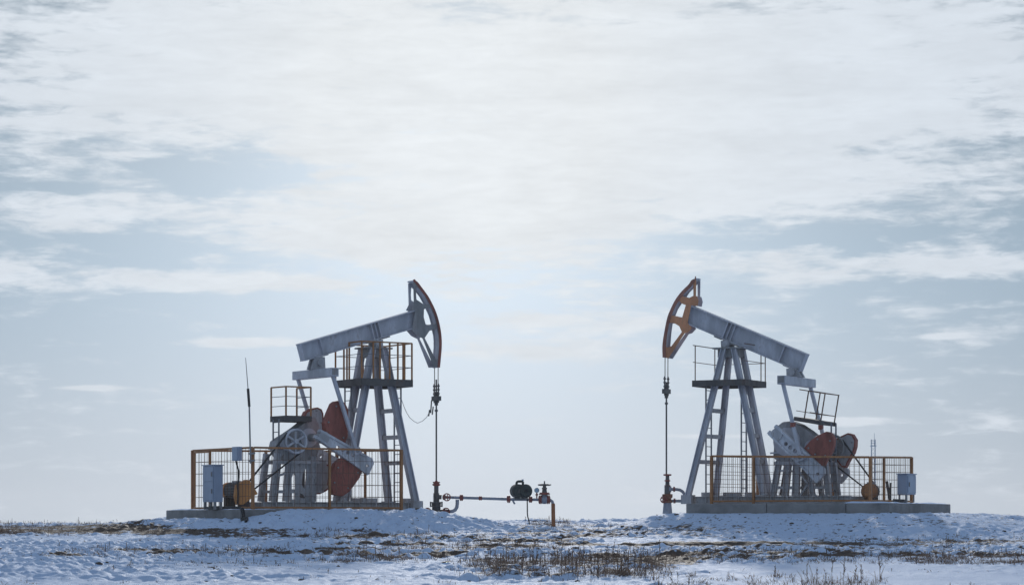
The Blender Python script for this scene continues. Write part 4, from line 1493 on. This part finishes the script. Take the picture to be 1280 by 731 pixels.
for x, y in ((842.6, 611.1), (843, 625.6)):
    for o in (-1.0, 0.25):
        mb.cyl(W2(x + o, y), W2(x + o + 0.9, y), 0.085, 14)
mb.build('flange', M['valve'], root_w2)

# ------------------------------------------------------------------ far lattice tower
YT = 700.0
tb = W(1091.6, 640, YT)
zt_ = lambda py: CAMZ + (HOR - py) / FPX * YT
gz = Hs(tb.x, YT)
root_t = thing('lattice_tower', Vector((tb.x, YT, gz)), 'faint blue lattice tower far off behind the fence', 'tower')
wT = 1.05 / 2 * 0.95
mb = MB()
cs = [(sx * wT, sy * wT) for sx, sy in ((-1, -1), (1, -1), (1, 1), (-1, 1))]
for sx, sy in cs:
    mb.bar((tb.x + sx, YT + sy, gz), (tb.x + sx, YT + sy, zt_(549)), 0.12, 0.12, up=(0, 1, 0))
z = gz
k = 0
while z < zt_(555) - 1.2:
    for i in range(4):
        a, b_ = cs[i], cs[(i + 1) % 4]
        if k % 2:
            a, b_ = b_, a
        mb.bar((tb.x + a[0], YT + a[1], z), (tb.x + b_[0], YT + b_[1], z + 1.3), 0.05, 0.05, up=(0.3, 1, 0))
    z += 1.3
    k += 1
mb.build('lattice', M['tower'], root_t)
mb = MB()
mb.bar((tb.x - 0.75, YT, zt_(557)), (tb.x + 0.75, YT, zt_(557)), 1.5, 0.25)
mb.build('platform', M['tower'], root_t)
mb = MB()
for h in (553.4, 550.5):
    for i in range(4):
        a, b_ = cs[i], cs[(i + 1) % 4]
        mb.bar((tb.x + a[0] * 1.3, YT + a[1] * 1.3, zt_(h)), (tb.x + b_[0] * 1.3, YT + b_[1] * 1.3, zt_(h)), 0.1, 0.1)
mb.build('guard_rail', M['tower'], root_t)
MB().tube([(tb.x + 0.3, YT, zt_(557)), (tb.x + 0.3, YT, zt_(541))], [0.09, 0.05], 6).build('aerial', M['tower'], root_t)

# ------------------------------------------------------------------ dry grass and clods
def scatter_grass():
    rs = np.random.default_rng(11)
    N = 420000
    # candidates in a ground wedge; density depends on where the stands of weeds are
    Y = rs.uniform(37, 100, N)
    X = rs.uniform(-1, 1, N) * (Y * 0.235 + 4)
    Z = Hfun(X, Y)
    px, py = project(X, Y, Z)
    zn = vnoise(X / 3.1 + 20, Y / 2.4) + 0.5
    zn2 = vnoise(X / 0.9 + 2, Y / 0.9 + 70) + 0.5
    clump = sstep(0.42, 0.8, 0.5 * zn + 0.5 * zn2)
    dens = 0.035 * clump * sstep(50, 60, Y) + 0.012 * clump
    hgt = 0.065 + 0 * X

    def band(x0, x1, y0, y1, d, h, soft=40, power=1.0):
        nonlocal dens, hgt
        w = sstep(x0 - soft, x0 + soft, px) * (1 - sstep(x1 - soft, x1 + soft, px)) * sstep(y0 - 2.5, y0 + 2, py) * (1 - sstep(y1 - 2, y1 + 2.5, py))
        dd = d * w * (0.15 + 1.4 * clump ** power)
        hgt = np.where(dd > dens, h, hgt)
        dens = np.maximum(dens, dd)
    band(-60, 60, 655, 668, 0.45, 0.13)
    band(60, 250, 656, 668, 0.34, 0.13)
    band(230, 450, 660, 670, 0.26, 0.13)
    band(430, 720, 664, 673, 0.10, 0.13)
    band(640, 860, 655, 672, 0.05, 0.12)
    band(100, 380, 686, 695, 0.30, 0.11)
    band(370, 560, 685, 702, 0.24, 0.17)
    band(480, 700, 678, 690, 0.10, 0.16)
    band(-60, 380, 690, 712, 0.05, 0.10)
    band(590, 830, 694, 720, 0.15, 0.22)
    band(690, 830, 702, 722, 0.13, 0.32)
    band(820, 1010, 720, 745, 0.06, 0.17)
    band(840, 1300, 690, 704, 0.32, 0.12)
    band(1020, 1300, 668, 682, 0.06, 0.13)
    band(1000, 1090, 722, 742, 0.05, 0.3)
    band(664, 712, 651.5, 656, 0.5, 0.13, soft=8)
    # keep the slabs and banks mostly bare
    for S in (SLAB_L, SLAB_R):
        u, v = local(S['F'], X, Y)
        du = np.maximum(S['u0'] - u, u - S['u1'])
        dv = np.maximum(S['v0'] - v, v - S['v1'])
        d = np.hypot(np.maximum(du, 0), np.maximum(dv, 0))
        dens = np.where(d < 0.25, 0, dens)
        dens = np.where((d < 3.2) & (py < 662), np.maximum(dens * 0.12, 0.006 * clump), dens)
    keep = rs.random(N) < dens * 1.25
    X, Y, Z, hgt = X[keep], Y[keep], Z[keep], hgt[keep]
    VS, TS, QS, TR = [], [], [], []
    base = 0

    def blades(bx, by, h, lean, wd, tone, z0=None, la=None):
        """ribbon blades: root, two joints, tip"""
        nonlocal base
        n = len(bx)
        z = Hfun(bx, by) - 0.02 if z0 is None else z0
        ang = rs.uniform(0, 2 * np.pi, n)
        cx, sx = np.cos(ang), np.sin(ang)
        la_ = rs.uniform(0, 2 * np.pi, n) if la is None else la
        lx, ly = np.cos(la_) * lean * h, np.sin(la_) * lean * h
        V = np.zeros((n, 7, 3))
        for k, (s, w) in enumerate(((0, 1.0), (0, -1.0), (0.45, 0.9), (0.45, -0.9), (0.8, 0.8), (0.8, -0.8), (1.0, 0))):
            V[:, k, 0] = bx + lx * s ** 1.6 + cx * wd * w * 0.5
            V[:, k, 1] = by + ly * s ** 1.6 + sx * wd * w * 0.5
            V[:, k, 2] = z + h * s * (1 - 0.25 * np.minimum(lean, 1.2) * s)
        i = base + np.arange(n)[:, None] * 7
        VS.append(V.reshape(-1, 3))
        TS.append(np.repeat(tone, 7))
        QS.append(np.concatenate([i + np.array([[0, 1, 3, 2]]), i + np.array([[2, 3, 5, 4]])], 0))
        TR.append(i + np.array([[4, 5, 6]]))
        base += n * 7
        return V

    # grass tussocks: a fan of leaning blades
    B = 7
    n0 = len(X)
    th = hgt * np.exp(rs.normal(-0.45, 0.35, n0))
    rep = lambda q: np.repeat(q, B)
    n = n0 * B
    bx, by = rep(X) + rs.normal(0, 0.045, n), rep(Y) + rs.normal(0, 0.045, n)
    blades(bx, by, rep(th) * rs.uniform(0.35, 1.1, n), np.abs(rs.normal(0.6, 0.45, n)), rs.uniform(0.006, 0.011, n), np.clip(rep(rs.random(n0)) * 0.7 + rs.random(n) * 0.3, 0, 1))
    # branched weeds standing above them
    sel = rs.random(n0) < np.where(hgt > 0.19, 0.22, 0.06)
    wx, wy, wh = X[sel], Y[sel], hgt[sel] * np.exp(rs.normal(0.12, 0.30, sel.sum()))
    m_ = len(wx)
    tone = rs.random(m_) * 0.7
    V = blades(wx, wy, wh, np.abs(rs.normal(0.08, 0.1, m_)), np.full(m_, 0.013), tone)
    K = 9
    f_ = rs.uniform(0.35, 1.0, (m_, K))
    rootx = wx[:, None] + (V[:, 6, 0] - wx)[:, None] * f_ ** 1.6
    rooty = wy[:, None] + (V[:, 6, 1] - wy)[:, None] * f_ ** 1.6
    rootz = V[:, 0, 2][:, None] + (V[:, 6, 2] - V[:, 0, 2])[:, None] * f_
    tl = wh[:, None] * rs.uniform(0.10, 0.26, (m_, K)) * (1.25 - 0.6 * f_)
    blades(rootx.ravel(), rooty.ravel(), tl.ravel(), rs.uniform(0.3, 1.1, m_ * K), rs.uniform(0.008, 0.018, m_ * K), np.repeat(tone, K), z0=rootz.ravel())
    V, T = np.concatenate(VS), np.concatenate(TS)
    q, t = np.concatenate(QS), np.concatenate(TR)
    n = len(V)
    m = bpy.data.meshes.new('dry_grass')
    m.vertices.add(n)
    m.vertices.foreach_set('co', V.reshape(-1).astype(np.float32))
    li = np.concatenate([q.ravel(), t.ravel()]).astype(np.int32)
    m.loops.add(len(li))
    m.loops.foreach_set('vertex_index', li)
    m.polygons.add(len(q) + len(t))
    ls = np.concatenate([np.arange(len(q)) * 4, len(q) * 4 + np.arange(len(t)) * 3]).astype(np.int32)
    m.polygons.foreach_set('loop_start', ls)
    m.update(calc_edges=True)
    at = m.attributes.new('tone', 'FLOAT', 'POINT')
    at.data.foreach_set('value', T.astype(np.float32))
    m.materials.append(M['grass'])
    o = bpy.data.objects.new('dry_grass', m)
    COL.objects.link(o)
    tag(o, 'brown dry grass and weeds poking through the snow', 'grass', kind='stuff')


scatter_grass()


def scatter_clods():
    rs = np.random.default_rng(21)
    spots = []
    for S, n_, lo, hi in ((SLAB_L, 40, 0.4, 4.5), (SLAB_R, 90, 0.5, 5.0)):
        F = S['F']
        for _ in range(n_):
            u = rs.uniform(S['u0'] - 5, S['u1'] + 1.5)
            d = rs.uniform(lo, hi)
            p = F.at(u, S['v1'] + d, 0)
            spots.append((p.x, p.y, rs.uniform(0.012, 0.03) * (2.2 if rs.random() < 0.08 else 1)))
    for _ in range(150):
        y = rs.uniform(40, 72)
        spots.append((rs.uniform(-1, 1) * y * 0.22, y, rs.uniform(0.012, 0.04) if rs.random() < 0.93 else rs.uniform(0.04, 0.055)))
    mb = MB()
    for x, y, r in spots:
        if x > 2 and y < 55:
            continue
        z = Hs(x, y)
        c = Vector((x, y, z + r * 0.15))
        pts = []
        for k in range(3):
            pts.append(Vector(rs.normal(0, 1, 3)))
        vs = []
        t = (1 + 5 ** 0.5) / 2
        for a in ((-1, t, 0), (1, t, 0), (-1, -t, 0), (1, -t, 0), (0, -1, t), (0, 1, t), (0, -1, -t), (0, 1, -t), (t, 0, -1), (t, 0, 1), (-t, 0, -1), (-t, 0, 1)):
            v = Vector(a).normalized() * r * rs.uniform(0.6, 1.35)
            v.x *= 1.5
            v.z *= 0.75
            vs.append(c + v)
        fs = [(0, 11, 5), (0, 5, 1), (0, 1, 7), (0, 7, 10), (0, 10, 11), (1, 5, 9), (5, 11, 4), (11, 10, 2), (10, 7, 6), (7, 1, 8), (3, 9, 4), (3, 4, 2), (3, 2, 6), (3, 6, 8), (3, 8, 9), (4, 9, 5), (2, 4, 11), (6, 2, 10), (8, 6, 7), (9, 8, 1)]
        mb.add(vs, [list(q) for q in fs])
    o = mb.build('soil_clods', M['soil'])
    tag(o, 'dark frozen clods of earth scattered over the snow', 'soil', kind='stuff')


scatter_clods()

# ------------------------------------------------------------------ sky and sun
SUN_EL, SUN_AZ = 12.4, 1.0     # degrees: height, and turn to the right of the view
wld = bpy.data.worlds.new('World')
scene.world = wld
wld.use_nodes = True
nt = wld.node_tree
bg = nt.nodes['Background']
sky = nn(nt, 'ShaderNodeTexSky', sky_type='NISHITA', sun_disc=False)
sky.sun_elevation = R(SUN_EL)
sky.sun_rotation = R(SUN_AZ)
sky.air_density = 1.0
sky.dust_density = 0.6
sky.ozone_density = 4.0
tc = nn(nt, 'ShaderNodeTexCoord')
sep = nn(nt, 'ShaderNodeSeparateXYZ')
nt.links.new(tc.outputs['Generated'], sep.inputs[0])
az = math_node(nt, 'ARCTAN2', sep.outputs[0], sep.outputs[1])
el = math_node(nt, 'ARCSINE', sep.outputs[2])
deg_az = math_node(nt, 'MULTIPLY', az, 57.29578)
deg_el = math_node(nt, 'MULTIPLY', el, 57.29578)
cmb = nn(nt, 'ShaderNodeCombineXYZ')
nt.links.new(deg_az, cmb.inputs[0])
nt.links.new(deg_el, cmb.inputs[1])
AE = cmb.outputs[0]
DPP = 57.29578 / FPX           # degrees per surveyed pixel


def vec_scaled(sx, sy, ox=0.0, oy=0.0):
    m_ = nn(nt, 'ShaderNodeMapping')
    m_.inputs['Scale'].default_value = (sx, sy, 1)
    m_.inputs['Location'].default_value = (ox, oy, 0)
    nt.links.new(AE, m_.inputs['Vector'])
    return m_.outputs[0]


# fibrous high cloud: noise drawn out sideways, broken at several sizes
n_big = noise(nt, vec_scaled(0.14, 0.42, 3.3, 1.7), 1.0, 4, 0.5, 0.4)
n_mid = noise(nt, vec_scaled(0.45, 2.0, 7.0, 2.0), 1.0, 5, 0.55, 0.3)
n_mid2 = noise(nt, vec_scaled(0.3, 1.5, 13.0, 9.0), 1.0, 5, 0.55, 0.5)
n_fin = noise(nt, vec_scaled(1.25, 5.2, 1.0, 5.0), 1.0, 8, 0.64, 0.35)
wA = noise(nt, vec_scaled(0.5, 1.3, 21.0, 4.0), 1.0, 4, 0.55)
wB = noise(nt, vec_scaled(0.35, 1.6, 31.0, 14.0), 1.0, 5, 0.6)
wc = nn(nt, 'ShaderNodeCombineXYZ')
nt.links.new(math_node(nt, 'ADD', deg_az, math_node(nt, 'MULTIPLY', math_node(nt, 'SUBTRACT', wA, 0.5), 3.5)), wc.inputs[0])
nt.links.new(math_node(nt, 'ADD', deg_el, math_node(nt, 'MULTIPLY', math_node(nt, 'SUBTRACT', wB, 0.5), 1.2)), wc.inputs[1])
AEW = wc.outputs[0]


def blob(cx, cy, rx, ry, amp, acc):
    """bank (+) or gap (-) of cloud, centred on a bearing and a height"""
    m_ = nn(nt, 'ShaderNodeMapping')
    sx, sy = 1 / (rx * DPP), 1 / (ry * DPP)
    m_.inputs['Scale'].default_value = (sx, sy, 1)
    m_.inputs['Location'].default_value = (-(cx - 640) * DPP * sx, -(HOR - cy) * DPP * sy, 0)
    nt.links.new(AEW if ry > 22 else AE, m_.inputs['Vector'])
    ln = nn(nt, 'ShaderNodeVectorMath', operation='LENGTH')
    nt.links.new(m_.outputs[0], ln.inputs[0])
    mr = nn(nt, 'ShaderNodeMapRange', interpolation_type='SMOOTHSTEP')
    mr.inputs[1].default_value = 1.0
    mr.inputs[2].default_value = 0.0
    mr.inputs[3].default_value = 0.0
    mr.inputs[4].default_value = amp
    nt.links.new(ln.outputs[1], mr.inputs[0])
    return math_node(nt, 'ADD', acc, mr.outputs[0])


cov = math_node(nt, 'ADD', math_node(nt, 'MULTIPLY', n_big, 0.25), 0.13)
for b_ in BLOBS:
    cov = blob(*b_, cov)
sunv = Vector((math.sin(R(-1.3)) * math.cos(R(9)), math.cos(R(-1.3)) * math.cos(R(9)), math.sin(R(9))))
dot = nn(nt, 'ShaderNodeVectorMath', operation='DOT_PRODUCT')
nt.links.new(tc.outputs['Generated'], dot.inputs[0])
dot.inputs[1].default_value = sunv
angl = math_node(nt, 'MULTIPLY', math_node(nt, 'ARCCOSINE', dot.outputs['Value']), 57.29578)
away = ramp(nt, angl, 16.0, 70.0)
cov = math_node(nt, 'ADD', cov, math_node(nt, 'MULTIPLY', away, AWAY_COVER))
tex = math_node(nt, 'ADD', math_node(nt, 'MULTIPLY', math_node(nt, 'SUBTRACT', n_mid, 0.5), 1.5), math_node(nt, 'MULTIPLY', math_node(nt, 'SUBTRACT', n_fin, 0.5), 1.0))
dsum = math_node(nt, 'ADD', cov, tex)
mask = ramp(nt, dsum, 0.20, 0.78)
# veil of thin haze low down and cloud brightness: forward scattering brightens cloud near the sun's bearing
glow = math_node(nt, 'POWER', 2.71828, math_node(nt, 'MULTIPLY', angl, -1 / 6.0))
wide = math_node(nt, 'POWER', 2.71828, math_node(nt, 'MULTIPLY', angl, -1 / 40.0))


def lum(a, g, w):
    return math_node(nt, 'ADD', math_node(nt, 'ADD', math_node(nt, 'MULTIPLY', glow, g), math_node(nt, 'MULTIPLY', wide, w)), a)


def tint(v, col):
    c = nn(nt, 'ShaderNodeCombineXYZ')
    for i in range(3):
        nt.links.new(math_node(nt, 'MULTIPLY', v, col[i]), c.inputs[i])
    return c.outputs[0]


cl_l = math_node(nt, 'MULTIPLY', lum(*CLOUD_LUM), math_node(nt, 'ADD', math_node(nt, 'ADD', math_node(nt, 'MULTIPLY', n_mid2, 0.24), math_node(nt, 'MULTIPLY', n_fin, 0.16)), 0.80))
ctn = mix_col(nt, math_node(nt, 'MULTIPLY', glow, 1.7, True), (0.885, 0.98, 1.095), (0.955, 1.0, 1.035))
cls = nn(nt, 'ShaderNodeVectorMath', operation='SCALE')
nt.links.new(ctn, cls.inputs[0])
nt.links.new(cl_l, cls.inputs['Scale'])
cloud = cls.outputs[0]
va = nn(nt, 'ShaderNodeVectorMath', operation='ADD')
vl_ = lum(VEIL_LUM[0], 0.0, VEIL_LUM[2])
vt = nn(nt, 'ShaderNodeVectorMath', operation='SCALE')
nt.links.new(mix_col(nt, ramp(nt, deg_el, 0.5, 6.5), (0.83, 0.985, 1.15), (0.69, 0.98, 1.26)), vt.inputs[0])
nt.links.new(vl_, vt.inputs['Scale'])
nt.links.new(vt.outputs[0], va.inputs[0])
nt.links.new(tint(math_node(nt, 'MULTIPLY', glow, VEIL_LUM[1]), (1.03, 1.0, 0.975)), va.inputs[1])
haze_c = va.outputs[0]
vf = math_node(nt, 'SUBTRACT', VEIL, math_node(nt, 'MULTIPLY', away, VEIL_DROP))
low = nn(nt, 'ShaderNodeMapRange', interpolation_type='LINEAR')
low.inputs[1].default_value = 0.0
low.inputs[2].default_value = 12.0
low.inputs[3].default_value = 1.15
low.inputs[4].default_value = 0.60
nt.links.new(deg_el, low.inputs[0])
haze_v = nn(nt, 'ShaderNodeVectorMath', operation='SCALE')
nt.links.new(haze_c, haze_v.inputs[0])
nt.links.new(low.outputs[0], haze_v.inputs['Scale'])
veil = mix_col(nt, vf, sky.outputs[0], haze_v.outputs[0])
fin = mix_col(nt, math_node(nt, 'MULTIPLY', mask, math_node(nt, 'SUBTRACT', 1.0, math_node(nt, 'MULTIPLY', away, 0.30))), veil, cloud)
nt.links.new(fin, bg.inputs['Color'])
bg.inputs['Strength'].default_value = 0.15

sl = bpy.data.lights.new('sun', 'SUN')
sl.energy = SUN_E
sl.angle = R(2.0)
sl.color = (1.0, 0.965, 0.92)
so = bpy.data.objects.new('sun', sl)
COL.objects.link(so)
d = Vector((math.sin(R(SUN_AZ)) * math.cos(R(SUN_EL)), math.cos(R(SUN_AZ)) * math.cos(R(SUN_EL)), math.sin(R(SUN_EL))))
so.rotation_euler = d.to_track_quat('Z', 'Y').to_euler()
so.location = (0, 0, 40)

if HAZE:
    hb_ = MB()
    lo, hi = Vector((-3000, -3000, -14)), Vector((3000, 3000, 36))
    vs = [Vector((x, y, z)) for z in (lo.z, hi.z) for x, y in ((lo.x, lo.y), (hi.x, lo.y), (hi.x, hi.y), (lo.x, hi.y))]
    hb_.add(vs, [[3, 2, 1, 0], [4, 5, 6, 7], [0, 1, 5, 4], [1, 2, 6, 5], [2, 3, 7, 6], [3, 0, 4, 7]])
    hm = bpy.data.materials.new('winter_haze')
    hm.use_nodes = True
    hn = hm.node_tree
    hn.nodes.clear()
    out_ = hn.nodes.new('ShaderNodeOutputMaterial')
    pv_ = hn.nodes.new('ShaderNodeVolumePrincipled')
    pv_.inputs['Color'].default_value = (0.93, 0.95, 1.0, 1)
    pv_.inputs['Anisotropy'].default_value = 0.3
    pv_.inputs['Density'].default_value = HAZE
    hn.links.new(pv_.outputs[0], out_.inputs['Volume'])
    tag(hb_.build('haze', hm), 'thin pale winter haze over the plain', 'haze', kind='stuff')

# ------------------------------------------------------------------ camera and output
cd = bpy.data.cameras.new('camera')
cam = bpy.data.objects.new('camera', cd)
COL.objects.link(cam)
cam.location = (0, 0, CAMZ)
cam.rotation_euler = (R(90), 0, 0)
cd.sensor_width = 36
cd.lens = FPX / 1280 * 36
cd.shift_y = (HOR - 365.5) / 1280
cd.clip_end = 20000
cd.dof.use_dof = True
cd.dof.focus_distance = 82
cd.dof.aperture_fstop = 4.0
scene.camera = cam
vs_ = scene.view_settings
vs_.view_transform = 'Standard'
vs_.look = 'None'
vs_.gamma = 1
vs_.use_curve_mapping = False
vs_.exposure = EXPO
scene.cycles.max_bounces = 6
scene.cycles.volume_bounces = 0
